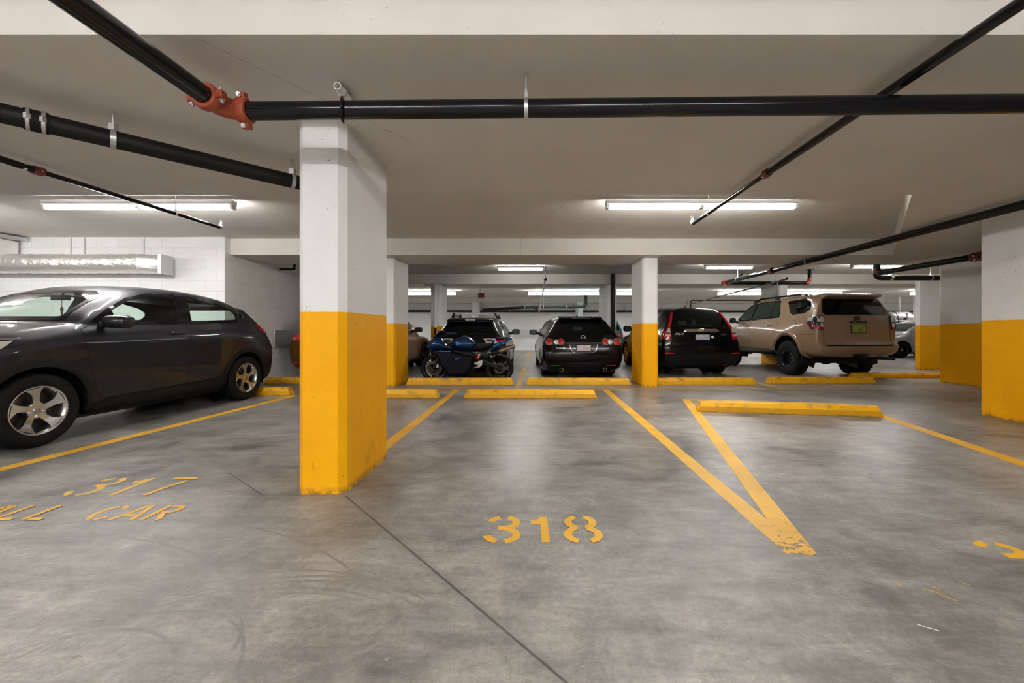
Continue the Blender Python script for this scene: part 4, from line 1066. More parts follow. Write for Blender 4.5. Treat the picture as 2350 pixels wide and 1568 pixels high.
def puff(poly, w_, step=.03, edge=None, m=None, name='panel', parent=None, fr=None, x0=0., both=True, top=1.):
    """rounded solid from an outline in the side view; half width w_, edges rolled over"""
    fr = fr or (lambda u, v, h: (h, u, v)); edge = edge or w_
    vs, fs = cdt(poly, (), step); hh = []
    for p in vs:
        e = min(1., near_edge(p, poly)[0] / edge); hh.append(w_ * math.sqrt(max(0, 1 - (1 - e) ** 2)))
    mb = MB().add([fr(u, v, x0 + h) for (u, v), h in zip(vs, hh)], fs)
    mb.add([fr(u, v, x0 - h) for (u, v), h in zip(vs, hh)], [f[::-1] for f in fs])
    return mb.build(name, m, parent, smooth=70)

# ------------------------------------------------------------------ grey crossover (left)
def crossover():
    root = thing('car', 'dark grey metallic crossover with silver five-spoke wheels parked at the left', 'car', (-5.425, 5.24, 0), math.radians(177.3))
    def S_(y, xs, zs): return [(x, y, z) for x, z in zip([0] + xs + [0], zs)]
    lowx = [.72, .82, .878, .886, .872]; lowz = lambda zb, zu: [.20, .20, .27, .53, .78, zu]
    st = [
     S_(2.15, [.52, .60, .65, .66, .62, .56, .48, .36, .2], [.24, .24, .30, .45, .60, .70, .76, .79, .81, .82, .825]),
     S_(2.06, [.62, .72, .77, .78, .72, .64, .54, .40, .22], [.21, .21, .27, .47, .66, .80, .86, .88, .89, .90, .905]),
     S_(1.90, [.70, .80, .85, .86, .80, .72, .58, .42, .22], [.20, .20, .27, .49, .70, .88, .94, .96, .97, .98, .985]),
     S_(1.60, [.72, .82, .878, .885, .85, .77, .62, .46, .24], [.20, .20, .27, .52, .77, .97, 1.04, 1.06, 1.07, 1.08, 1.085]),
     S_(1.22, [.72, .82, .88, .886, .868, .80, .66, .48, .24], [.20, .20, .27, .53, .79, 1.03, 1.11, 1.13, 1.14, 1.15, 1.155]),
     S_(1.08, lowx + [.805, .70, .60, .32], lowz(0, 1.05) + [1.135, 1.15, 1.16, 1.17, 1.175]),
     S_(.93, lowx + [.81, .79, .765, .44], lowz(0, 1.06) + [1.155, 1.185, 1.21, 1.27, 1.29]),
     S_(.72, lowx + [.81, .77, .72, .42], lowz(0, 1.06) + [1.165, 1.26, 1.34, 1.41, 1.43]),
     S_(.50, lowx + [.808, .75, .67, .40], lowz(0, 1.065) + [1.17, 1.33, 1.45, 1.53, 1.55]),
     S_(.30, lowx + [.806, .74, .635, .39], lowz(0, 1.07) + [1.175, 1.37, 1.535, 1.60, 1.615]),
     S_(.00, lowx + [.805, .735, .615, .38], lowz(0, 1.075) + [1.18, 1.39, 1.585, 1.635, 1.648]),
     S_(-.5, lowx + [.80, .73, .605, .37], lowz(0, 1.08) + [1.19, 1.395, 1.595, 1.64, 1.652]),
     S_(-1.0, lowx + [.79, .715, .59, .36], lowz(0, 1.085) + [1.205, 1.38, 1.55, 1.60, 1.612]),
     S_(-1.4, [.72, .82, .878, .88, .85, .765, .68, .555, .34], lowz(0, 1.06) + [1.215, 1.345, 1.475, 1.54, 1.555]),
    ]
    P = [(.22, -2.03), (.5, -2.07), (.75, -2.09), (.95, -2.03), (1.1, -1.93), (1.22, -1.84), (1.45, -1.64), (1.52, -1.60)]
    rg = [(.2, .66), (.35, .75), (.6, .78), (.8, .775), (1.0, .745), (1.15, .70), (1.3, .63), (1.44, .54), (1.5, .4)]
    zs = [.22, .22, .29, .53, .78, 1.04, 1.20, 1.33, 1.43, 1.475, 1.485]
    def rear(dy, k):
        xs = [0, .60] + [interp(z, rg) for z in zs[2:9]] + [.36, 0]
        return [(x * k, interp(z, P) + dy, z) for x, z in zip(xs, zs)]
    st += [rear(.14, 1.03), rear(.05, 1.0), rear(.015, .975), rear(0, .93)]
    sh = Shell(st, 6, 6, .10, .07)
    wb, R = 2.64, .345
    for y in (wb / 2, -wb / 2): sh.arch(y, .345, .405)
    fw = [(.80, 1.19), (.60, 1.32), (.36, 1.45), (.10, 1.52), (-.26, 1.54), (-.19, 1.20)]
    rw = [(-.43, 1.538), (-.80, 1.50), (-1.10, 1.43), (-1.27, 1.345), (-1.215, 1.24), (-.385, 1.205)]
    ws = [(-.66, 1.215), (.66, 1.215), (.64, 1.28), (.57, 1.46), (.42, 1.525), (-.42, 1.525), (-.57, 1.46), (-.64, 1.28)]
    bw = [(-.62, 1.22), (.62, 1.22), (.53, 1.42), (-.53, 1.42)]
    for p in (fw, rw):
        for ax in 'LR': sh.cut(grow(p, .012), ax)
    sh.cut(grow(ws, .01), 'F'); sh.cut(bw, 'B')
    sh.body(M['grey_paint'], root)
    # glazing with its black surround
    for nm, p in (('front_window', fw), ('rear_window', rw)):
        for ax in 'LR':
            o = sh.panel(nm, M['glass_clear'], root, rounded(grow(p, .012), .03), ax, .003)
            sh.panel('window_frame', M['gloss'], o, grow(p, .024), ax, .006, [rounded(grow(p, -.012), .03)])
    o = sh.panel('windshield', M['glass_clear'], root, rounded(grow(ws, .01), .05), 'F', .003)
    sh.panel('windshield_frame', M['gloss'], o, rounded(grow(ws, .022), .04), 'F', .005, [rounded(grow(ws, -.02), .05)])
    o = sh.panel('tailgate_window', M['glass_clear'], root, rounded(grow(bw, .02), .05), 'B', .004)
    for ax in 'LR':
        o = sh.panel('quarter_window', M['gloss'], root, [(-1.31, 1.385), (-1.47, 1.335), (-1.36, 1.265)], ax, .008)
        sh.panel('chrome_edge', M['chrome'], o, [(-1.285, 1.405), (-1.515, 1.335), (-1.36, 1.24)], ax, .006, [[(-1.31, 1.385), (-1.47, 1.335), (-1.36, 1.265)]])
        sh.panel('pillar_trim', M['gloss'], root, [(-.28, 1.545), (-.41, 1.543), (-.375, 1.20), (-.20, 1.195)], ax, .0075)
    # lower cladding and flared arches
    for ax in 'LR':
        sh.panel('sill_cladding', M['plastic'], root, [(.88, .215), (.84, .33), (.72, .36), (-.70, .40), (-.88, .45), (-.90, .215)], ax, .008)
        sh.panel('bumper_cladding', M['plastic'], root, [(-1.74, .24), (-1.80, .5), (-2.0, .62), (-2.1, .5), (-2.0, .26)], ax, .006)
        sh.panel('tail_light', M['red_lens'], root, [(-1.70, 1.175), (-1.80, 1.19), (-1.98, 1.05), (-1.99, .99), (-1.88, 1.03)], ax, .006, bulge=.012)
        o = sh.panel('head_light', M['clear_lens'], root, [(1.50, 1.0), (1.72, .98), (1.98, .86), (1.95, .76), (1.75, .82)], ax, .006, bulge=.012)
        sh.panel('chrome_strip', M['chrome'], root, [(1.45, 1.025), (1.75, 1.0), (1.76, .985), (1.45, 1.01)], ax, .012)
    arch_trim(sh, root, wb, .345, .408, .475, M['plastic'], .004)
    wells(root, wb, .43, .86)
    # doors: shut lines and handles
    fd = [(.79, 1.18), (.97, 1.10), (.955, .95), (.92, .80), (.83, .45), (.78, .36)]
    bd = [(-.285, 1.19), (-.29, .95), (-.275, .60), (-.255, .38)]
    rd = [(-1.16, 1.22), (-1.17, .98), (-1.05, .82), (-.95, .70), (-.88, .55), (-.82, .40)]
    sl = [(ax, p) for ax in 'LR' for p in (fd, bd, rd, [(.78, .37), (-.82, .41)], [(-1.62, .80), (-1.86, .86), (-2.05, .8)])]
    sl += [('T', [(-.66, 1.02), (-.70, 1.2), (-.69, 1.55), (-.5, 1.9), (0, 1.98), (.5, 1.9), (.69, 1.55), (.70, 1.2), (.66, 1.02)])]
    sh.seams(root, sl)
    for s in (-1, 1):
        p, n = sh.hit('L' if s < 0 else 'R', -.10, 1.065)
        puff(rounded([(-.22, 1.05), (-.20, 1.085), (.0, 1.08), (.02, 1.045), (-.10, 1.035)], .02), .022, .012, .02, M['grey_paint'], 'door_handle', root, x0=p.x + s * .022)
        mirror(root, s * 1.005, .74, 1.185, M['grey_paint'], s, sz=(.135, .085, .072))
    fac = sh.panel('grille', M['gloss'], root, [(-.42, .60), (.42, .60), (.48, .78), (-.48, .78)], 'F', .006)
    sh.panel('lower_grille', M['plastic'], root, [(-.5, .26), (.5, .26), (.56, .46), (-.56, .46)], 'F', .006)
    sh.panel('license_plate', M['white_text'], root, [(-.15, .48), (.15, .48), (.15, .58), (-.15, .58)], 'F', .012)
    wheels(root, wb, 1.545, R, .228, .215, 'five')
    # inside: dashboard, seats, wheel
    k = MB().box2((-.66, .62, .8), (.66, 1.0, 1.12)).build('dashboard', M['dark'], root, bevel=.04)
    MB().box2((-.72, -1.4, .3), (.72, 1.0, .36)).build('cabin_floor', M['dark'], root)
    for x in (-.36, .36):
        o = MB().box2((x - .24, -.25, .5), (x + .24, .25, .68)).build('front_seat', M['seat'], root, bevel=.05)
        MB().prism([(-.20, .62), (-.34, 1.16), (-.24, 1.20), (-.05, .62)], x - .23, x + .23, fx).build('backrest', M['seat'], o, bevel=.04)
        MB().ball((x, -.31, 1.30), (.13, .055, .10)).build('headrest', M['seat'], o)
    o = MB().box2((-.62, -1.12, .5), (.62, -.7, .68)).build('rear_bench', M['seat'], root, bevel=.05)
    MB().prism([(-1.05, .62), (-1.18, 1.02), (-1.08, 1.05), (-.93, .62)], -.62, .62, fx).build('backrest', M['seat'], o, bevel=.04)
    n = 26; c = Vector((-.36, .50, 1.10)); MB().tube([c + Vector((.185 * math.cos(2 * PI * i / n), .07 * math.sin(2 * PI * i / n), .17 * math.sin(2 * PI * i / n))) for i in range(n + 1)], .016, 8).box(c + Vector((0, .03, -.02)), (.3, .04, .06)).build('steering_wheel', M['dark'], root)
    MB().box((0, .46, 1.47), (.22, .03, .06)).tube([(0, .46, 1.47), (0, .42, 1.55)], .01, 6).build('rear_view_mirror', M['dark'], root, bevel=.01)
    MB().tube([(0, .45, 1.44), (0, .45, 1.36)], .003, 6).prism([(-.02, 1.34), (0, 1.37), (.02, 1.34), (0, 1.25)], .447, .453, lambda u, v, h: (u, h, v)).build('hanging_tag', M['pipe_cast'], root)
crossover()

# ------------------------------------------------------------------ black wagon (centre)
def wagon():
    root = thing('car', 'glossy black wagon with round tail lights seen from behind in the centre', 'car', (1.03, 11.47, 0), math.radians(2.0))
    P = [(.2, -2.34), (.32, -2.40), (.52, -2.44), (.60, -2.42), (.75, -2.39), (.93, -2.34), (1.0, -2.27), (1.25, -2.02), (1.38, -1.86)]
    ring = [(.2, .72), (.32, .84), (.55, .875), (.8, .865), (.92, .835), (1.0, .775), (1.25, .605), (1.34, .54), (1.38, .4)]
    st = car_stations(.89, .19, 2.32, .62, .93, 1.05, 1.0, .25, 1.36, 1.44, -1.55, 1.40, (.96, 1.0), .79, .58, P, ring)
    sh = Shell(st, 5, 5, .12, .045)
    wb, R = 2.84, .318
    for y in (wb / 2, -wb / 2): sh.arch(y, R, .355)
    sh.body(M['black_paint'], root)
    w_ = o = sh.panel('tailgate_window', M['glass_dark'], root, rounded([(-.665, 1.015), (.665, 1.015), (.535, 1.28), (.47, 1.315), (-.47, 1.315), (-.535, 1.28)], .05), 'B', .005)
    sh.panel('window_patch', M['glass_green'], o, rounded([(-.20, 1.08), (.0, 1.075), (.02, 1.16), (-.19, 1.165)], .02), 'B', .0065)  # lighter panel paints in the light that shows through the rear glass
    MB().tube([(-.25, -2.27, 1.045), (.02, -2.265, 1.06), (.1, -2.26, 1.05)], .010, 8).build('wiper', M['plastic'], root)
    k = MB().prism([(-1.80, 1.415), (-2.02, 1.375), (-2.05, 1.335), (-1.95, 1.33), (-1.75, 1.36)], -.50, .50, fx).build('roof_spoiler', M['black_paint'], root, bevel=.015)
    MB().box((0, -2.043, 1.362), (.42, .012, .018)).build('brake_light', M['dark_lens'], k)
    # round lamps on a dark cluster
    for s in (-1, 1):
        o = sh.panel('tail_light', M['dark_lens'], root, rounded([(s * .40, .775), (s * .42, .885), (s * .84, .90), (s * .85, .77), (s * .60, .765)], .03), 'B', .004)
        for x, r, m in ((.745, .070, 'red_lens'), (.588, .051, 'clear_lens'), (.488, .066, 'red_lens')):
            q = sh.panel('lamp', M[m], o, arc(s * x, .83, r, r, 0, 342, 19), 'B', .010, bulge=.016, edge=.05, step=.02)
            sh.panel('lamp_rim', M['chrome'], q, arc(s * x, .83, r + .006, r + .006, 0, 342, 19), 'B', .011, [arc(s * x, .83, r - .001, r - .001, 0, 342, 19)], step=.02)
        sh.panel('reflector', M['red_lens'], root, [(s * .50, .307), (s * .70, .31), (s * .74, .30), (s * .72, .330), (s * .50, .328)], 'B', .006)
        p, n = sh.hit('B', s * .48, .24)
        MB().lathe([(.034, -.02), (.044, -.02), (.047, .0), (.044, .1), (.034, .1)], (s * .48, p.y, .225), 'y', 24).build('exhaust_tip', M['chrome'], root)
    p, n = sh.hit('B', 0, .772)
    sh.panel('chrome_strip', M['chrome'], root, [(-.40, .797), (.40, .797), (.40, .812), (-.40, .812)], 'B', .010)
    sh.panel('plate_recess', M['black_paint2'], root, rounded([(-.31, .785), (-.26, .64), (-.20, .60), (.20, .60), (.26, .64), (.31, .785)], .04), 'B', .004)
    sh.seams(root, [('B', [(-.31, .785), (-.27, .65), (-.20, .60), (.20, .60), (.27, .65), (.31, .785)])], 'recess_trim', M['satin'], .009)
    plate(sh, root, .685, mat_plate('wagon_plate', (.45, .48, .62), (.62, .38, .34), (.60, .55, .58)))
    p, n = sh.hit('B', 0, .925); y = p.y - .008
    e = MB().lathe([(.047, -.004), (.055, -.004), (.055, .004), (.047, .004)], (0, y, .925), 'y', 30)
    e.tube([(-.047, y, .935), (-.02, y, .928), (0, y, .905), (.02, y, .928), (.047, y, .935)], .005, 6).tube([(-.028, y, .935), (-.036, y, .905), (0, y, .885), (.036, y, .905), (.028, y, .935)], .004, 6)
    e.build('emblem', M['chrome'], root)
    p, n = sh.hit('B', -.50, .70); letters('mazda6', .062, M['chrome'], root, (-.50, p.y - .004, .70), rz=-.12, bold=.001)
    p, n = sh.hit('B', .53, .69); letters('V6', .05, M['satin'], root, (.53, p.y - .004, .69), rz=.1, bold=.001)
    sh.panel('bumper_strip', M['plastic'], root, [(-.58, .43), (.60, .43), (.64, .455), (-.62, .455)], 'B', .006)
    sh.seams(root, [('B', [(-.62, .50), (-.67, .58), (-.66, .74)]), ('B', [(.62, .50), (.67, .58), (.66, .74)]), ('B', [(-.62, .535), (.62, .535)]), ('B', [(-.68, .775), (-.75, .98)]), ('B', [(.68, .775), (.75, .98)])])
    for ax in 'LR':
        sh.panel('side_window', M['glass_dark'], root, rounded([(.60, 1.02), (.25, 1.22), (-.05, 1.32), (-.30, 1.34), (-.30, 1.03)], .03), ax, .005)
        sh.panel('side_window', M['glass_dark'], root, rounded([(-.36, 1.34), (-1.0, 1.33), (-1.2, 1.05), (-.36, 1.03)], .03), ax, .005)
        sh.panel('side_window', M['glass_dark'], root, rounded([(-1.07, 1.32), (-1.55, 1.28), (-1.75, 1.06), (-1.27, 1.05)], .03), ax, .005)
    sh.panel('windshield', M['glass_green'], root, rounded([(-.68, 1.03), (.68, 1.03), (.54, 1.32), (-.54, 1.32)], .05), 'F', .005)
    for s in (-1, 1): mirror(root, s * .99, .62, 1.03, M['black_paint'], s)
    MB().tube([(0, -1.45, 1.43), (.01, -1.6, 1.63)], [.006, .003], 6).ball((0, -1.45, 1.425), .022).build('antenna', M['plastic'], root)
    wells(root, wb, .375, .87)
    MB().box2((-.62, -2.1, .17), (.62, 1.9, .3)).build('underbody', M['under'], root)
    wheels(root, wb, 1.55, R, .215, .205, 'alloy')
wagon()

# ------------------------------------------------------------------ black hatchback behind the motorcycle
def hatch():
    root = thing('car', 'black metallic hatchback with a silver-railed roof rack behind the motorcycle', 'car', (-1.43, 11.30, 0), 0)
    P = [(.2, -2.06), (.45, -2.12), (.7, -2.10), (.95, -2.0), (1.02, -1.93), (1.25, -1.72), (1.345, -1.60)]
    ring = [(.2, .70), (.35, .82), (.6, .85), (.75, .84), (.9, .78), (1.0, .70), (1.2, .57), (1.30, .52), (1.345, .4)]
    st = car_stations(.862, .19, 2.2, .60, .92, .98, .99, .22, 1.36, 1.42, -1.25, 1.375, (.96, 1.0), .755, .56, P, ring)
    sh = Shell(st, 5, 5, .12, .05)
    wb, R = 2.525, .31
    for y in (wb / 2, -wb / 2): sh.arch(y, R, .35)
    sh.body(M['black_paint2'], root)
    sh.panel('tailgate_window', M['glass_dark'], root, rounded([(-.62, .985), (.62, .985), (.53, 1.22), (.48, 1.255), (-.48, 1.255), (-.53, 1.22)], .05), 'B', .005)
    k = MB().prism([(-1.52, 1.385), (-1.80, 1.335), (-1.83, 1.27), (-1.72, 1.275), (-1.5, 1.33)], -.53, .53, fx).build('roof_spoiler', M['gloss'], root, bevel=.02)
    MB().box((0, -1.815, 1.325), (.22, .02, .012)).build('brake_light', M['clear_lens'], k)
    MB().tube([(-.1, -1.99, 1.0), (.2, -1.98, 1.02), (.4, -1.97, 1.0)], .011, 8).build('wiper', M['plastic'], root)
    for s in (-1, 1):
        o = sh.panel('tail_light', M['clear_lens'], root, rounded([(s * .33, .90), (s * .40, .80), (s * .56, .79), (s * .80, .80), (s * .79, .90)], .02), 'B', .006, bulge=.01)
        sh.panel('reversing_lens', M['dark_lens'], o, rounded([(s * .38, .875), (s * .42, .83), (s * .55, .83), (s * .54, .875)], .012), 'B', .02)
        sh.panel('lens', M['red_lens'], o, rounded([(s * .62, .88), (s * .62, .82), (s * .78, .82), (s * .77, .88)], .02), 'B', .02)
    sh.panel('plate_recess', M['dark'], root, rounded([(-.28, .88), (.28, .88), (.24, .66), (-.24, .66)], .03), 'B', .004)
    plate(sh, root, .75, M['white_text'])
    sh.seams(root, [('B', [(-.66, .5), (-.68, .78), (-.72, .96)]), ('B', [(.66, .5), (.68, .78), (.72, .96)]), ('B', [(-.66, .5), (.66, .5)])])
    for ax in 'LR':
        for p in ([(.52, 1.02), (.2, 1.2), (-.06, 1.31), (-.28, 1.33), (-.28, 1.03)], [(-.34, 1.33), (-.85, 1.32), (-.98, 1.06), (-.34, 1.03)], [(-.92, 1.31), (-1.35, 1.25), (-1.55, 1.09), (-1.05, 1.06)]):
            o = sh.panel('side_window', M['glass_dark'], root, rounded(p, .03), ax, .005)
            sh.panel('window_frame', M['satin'], o, grow(p, .012), ax, .004, [rounded(p, .03)])
    sh.panel('windshield', M['glass_green'], root, rounded([(-.66, 1.03), (.66, 1.03), (.52, 1.32), (-.52, 1.32)], .05), 'F', .005)
    for s in (-1, 1):
        mirror(root, s * .955, .60, 1.04, M['black_paint2'], s)
        r = MB().tube([(s * .53, -1.25, 1.36), (s * .53, -1.15, 1.445), (s * .53, .1, 1.47), (s * .53, .25, 1.40)], .016, 10)
        r.build('roof_rail', M['gloss'], root)
    for y in (-1.05, -.1):
        o = MB().tube([(-.52, y, 1.50), (.52, y, 1.50)], .011, 10).build('crossbar', M['satin'], root)
        for s in (-1, 1): MB().prism([(s * .50, 1.38), (s * .575, 1.38), (s * .535, 1.515), (s * .49, 1.515)], y - .04, y + .04, lambda u, v, h: (u, h, v)).build('bar_foot', M['plastic'], o, bevel=.008)
    wells(root, wb, .37, .83)
    MB().box2((-.60, -1.8, .17), (.60, 1.8, .3)).build('underbody', M['under'], root)
    wheels(root, wb, 1.50, R, .21, .2, 'alloy')
hatch()

# ------------------------------------------------------------------ black crossover (right of the middle pillar)
def crossover_black():
    root = thing('car', 'black crossover with tall vertical red tail lights behind the middle pillar', 'car', (3.86, 11.80, 0), math.radians(1.0))
    P = [(.25, -2.18), (.40, -2.25), (.60, -2.29), (.66, -2.26), (.9, -2.24), (1.1, -2.18), (1.3, -2.07), (1.55, -1.88), (1.625, -1.83)]
    ring = [(.25, .78), (.40, .87), (.60, .895), (.85, .875), (1.05, .83), (1.2, .765), (1.4, .67), (1.53, .60), (1.625, .45)]
    st = car_stations(.91, .24, 2.26, .72, 1.03, 1.05, 1.10, .3, 1.58, 1.69, -1.55, 1.655, (1.06, 1.13), .81, .60, P, ring)
    sh = Shell(st, 5, 5, .12, .07)
    wb, R = 2.62, .345
    for y in (wb / 2, -wb / 2): sh.arch(y, R, .39)
    sh.body(M['black_paint'], root)
    o = sh.panel('tailgate_window', M['glass_dark'], root, rounded([(-.655, 1.185), (.655, 1.185), (.545, 1.49), (.47, 1.53), (-.47, 1.53), (-.545, 1.49)], .06), 'B', .005)
    sh.panel('window_patch', M['glass_green'], o, rounded([(-.50, 1.225), (-.34, 1.22), (-.30, 1.25), (-.31, 1.31), (-.50, 1.31)], .03), 'B', .0065)  # light seen through the cabin, painted as two lighter panels on dark glass
    sh.panel('window_patch', M['glass_green'], o, rounded([(-.20, 1.23), (-.09, 1.23), (-.10, 1.30), (-.15, 1.36)], .015), 'B', .0065)
    MB().tube([(-.05, -2.16, 1.225), (.2, -2.155, 1.245), (.38, -2.145, 1.235)], .012, 8).build('wiper', M['plastic'], root)
    for s in (-1, 1):
        o = sh.panel('tail_light', M['red_lens'], root, [(s * .55, 1.52), (s * .60, 1.49), (s * .715, 1.26), (s * .78, 1.10), (s * .82, 1.02), (s * .845, .88), (s * .70, .865), (s * .70, 1.13), (s * .665, 1.2)], 'B', .008, bulge=.012)
        sh.panel('indicator_lens', M['clear_lens'], o, [(s * .712, 1.125), (s * .755, 1.12), (s * .80, 1.03), (s * .712, 1.02)], 'B', .030)
        sh.panel('reversing_lens', M['clear_lens'], o, [(s * .712, .985), (s * .82, .985), (s * .83, .94), (s * .712, .935)], 'B', .030)
        sh.panel('side_lamp', M['red_lens'], root, [(-2.17, .87), (-2.17, 1.06), (-2.08, 1.12), (-1.95, 1.05), (-2.02, .90)], 'L' if s < 0 else 'R', .006, bulge=.01)
        sh.panel('reflector', M['red_lens'], root, [(s * .66, .55), (s * .85, .545), (s * .86, .58), (s * .66, .575)], 'B', .010)
    g_ = sh.panel('chrome_garnish', M['satin'], root, rounded([(-.41, 1.04), (.41, 1.04), (.40, 1.10), (.33, 1.112), (-.33, 1.112), (-.40, 1.10)], .015), 'B', .012, bulge=.015)
    p, n = sh.hit('B', 0, 1.085); y = p.y - .03
    e = MB()
    for s in (-1, 1): e.tube([(s * .030, y, 1.055), (s * .022, y, 1.085), (s * .034, y, 1.118)], .009, 8)
    e.tube([(-.024, y, 1.085), (.024, y, 1.085)], .008, 8)
    f = rounded([(-.05, 1.045), (.05, 1.045), (.062, 1.125), (-.062, 1.125)], .03); e.tube([(u, y, v) for u, v in f + f[:1]], .005, 6)
    e.build('emblem', M['chrome'], root)
    sh.seams(root, [('B', [(-.39, 1.03), (-.36, .92), (-.30, .835), (.30, .835), (.36, .92), (.39, 1.03)])], 'recess_trim', M['gloss'], .012)
    plate(sh, root, .925, mat_plate('crossover_plate', (.50, .55, .68), (.40, .44, .62), (.62, .64, .70)), .32, .13)
    p, n = sh.hit('B', -.52, .995); letters('CR-V', .075, M['chrome'], root, (-.52, p.y - .004, .995), rz=-.14, bold=.002, shear=.15)
    p, n = sh.hit('B', .50, .99); letters('4WD', .055, M['chrome'], root, (.50, p.y - .004, .99), rz=.12, shear=.2, bold=.001)
    sh.panel('sticker', M['white_text'], root, [(.20, .93), (.215, .905), (.24, .90), (.262, .915), (.262, .94), (.245, .955), (.25, .965), (.235, .962), (.215, .955)], 'B', .004, step=.02)
    sh.panel('bumper_cladding', M['plastic'], root, rounded([(-.87, .52), (.87, .52), (.84, .37), (.70, .275), (-.70, .275), (-.84, .37)], .03), 'B', .010)
    MB().lathe([(.03, -.03), (.038, -.03), (.038, .12), (.03, .12)], (.56, -2.2, .30), 'y', 20).build('exhaust_tip', M['satin'], root)
    sh.seams(root, [('B', [(-.70, .70), (.70, .70)]), ('B', [(-.70, .865), (-.71, .70)]), ('B', [(.70, .865), (.71, .70)]), ('B', [(-.72, .60), (.72, .60)])])
    for ax in 'LR':
        sh.panel('side_window', M['glass_dark'], root, rounded([(.62, 1.13), (.3, 1.35), (-.02, 1.48), (-.25, 1.50), (-.25, 1.15)], .03), ax, .005)
        sh.panel('side_window', M['glass_dark'], root, rounded([(-.32, 1.50), (-.95, 1.49), (-1.05, 1.18), (-.32, 1.15)], .03), ax, .005)
        o = sh.panel('quarter_window', M['glass_dark'], root, rounded([(-1.02, 1.48), (-1.42, 1.44), (-1.62, 1.26), (-1.15, 1.19)], .06), ax, .005)
        q = rounded([(-1.02, 1.48), (-1.42, 1.44), (-1.62, 1.26), (-1.15, 1.19)], .06)
        sh.panel('window_frame', M['chrome'], o, grow(q, .014), ax, .004, [q])
        sh.panel('sill_cladding', M['plastic'], root, [(.88, .26), (.88, .42), (-.88, .42), (-.88, .26)], ax, .008)
    sh.panel('windshield', M['glass_green'], root, rounded([(-.70, 1.14), (.70, 1.14), (.56, 1.52), (-.56, 1.52)], .05), 'F', .005)
    arch_trim(sh, root, wb, R, .392, .44, M['plastic'], .004)
    for s in (-1, 1): mirror(root, s * 1.01, .62, 1.13, M['gloss'], s, sz=(.12, .08, .09))
    MB().ball((-.1, -1.5, 1.635), (.05, .07, .03)).tube([(-.1, -1.5, 1.65), (-.08, -1.66, 1.83)], [.008, .004], 6).build('antenna', M['plastic'], root)
    wells(root, wb, .41, .89)
    MB().box2((-.66, -2.0, .21), (.66, 1.9, .34)).build('underbody', M['under'], root)
    wheels(root, wb, 1.565, R, .222, .225, 'thin')
crossover_black()

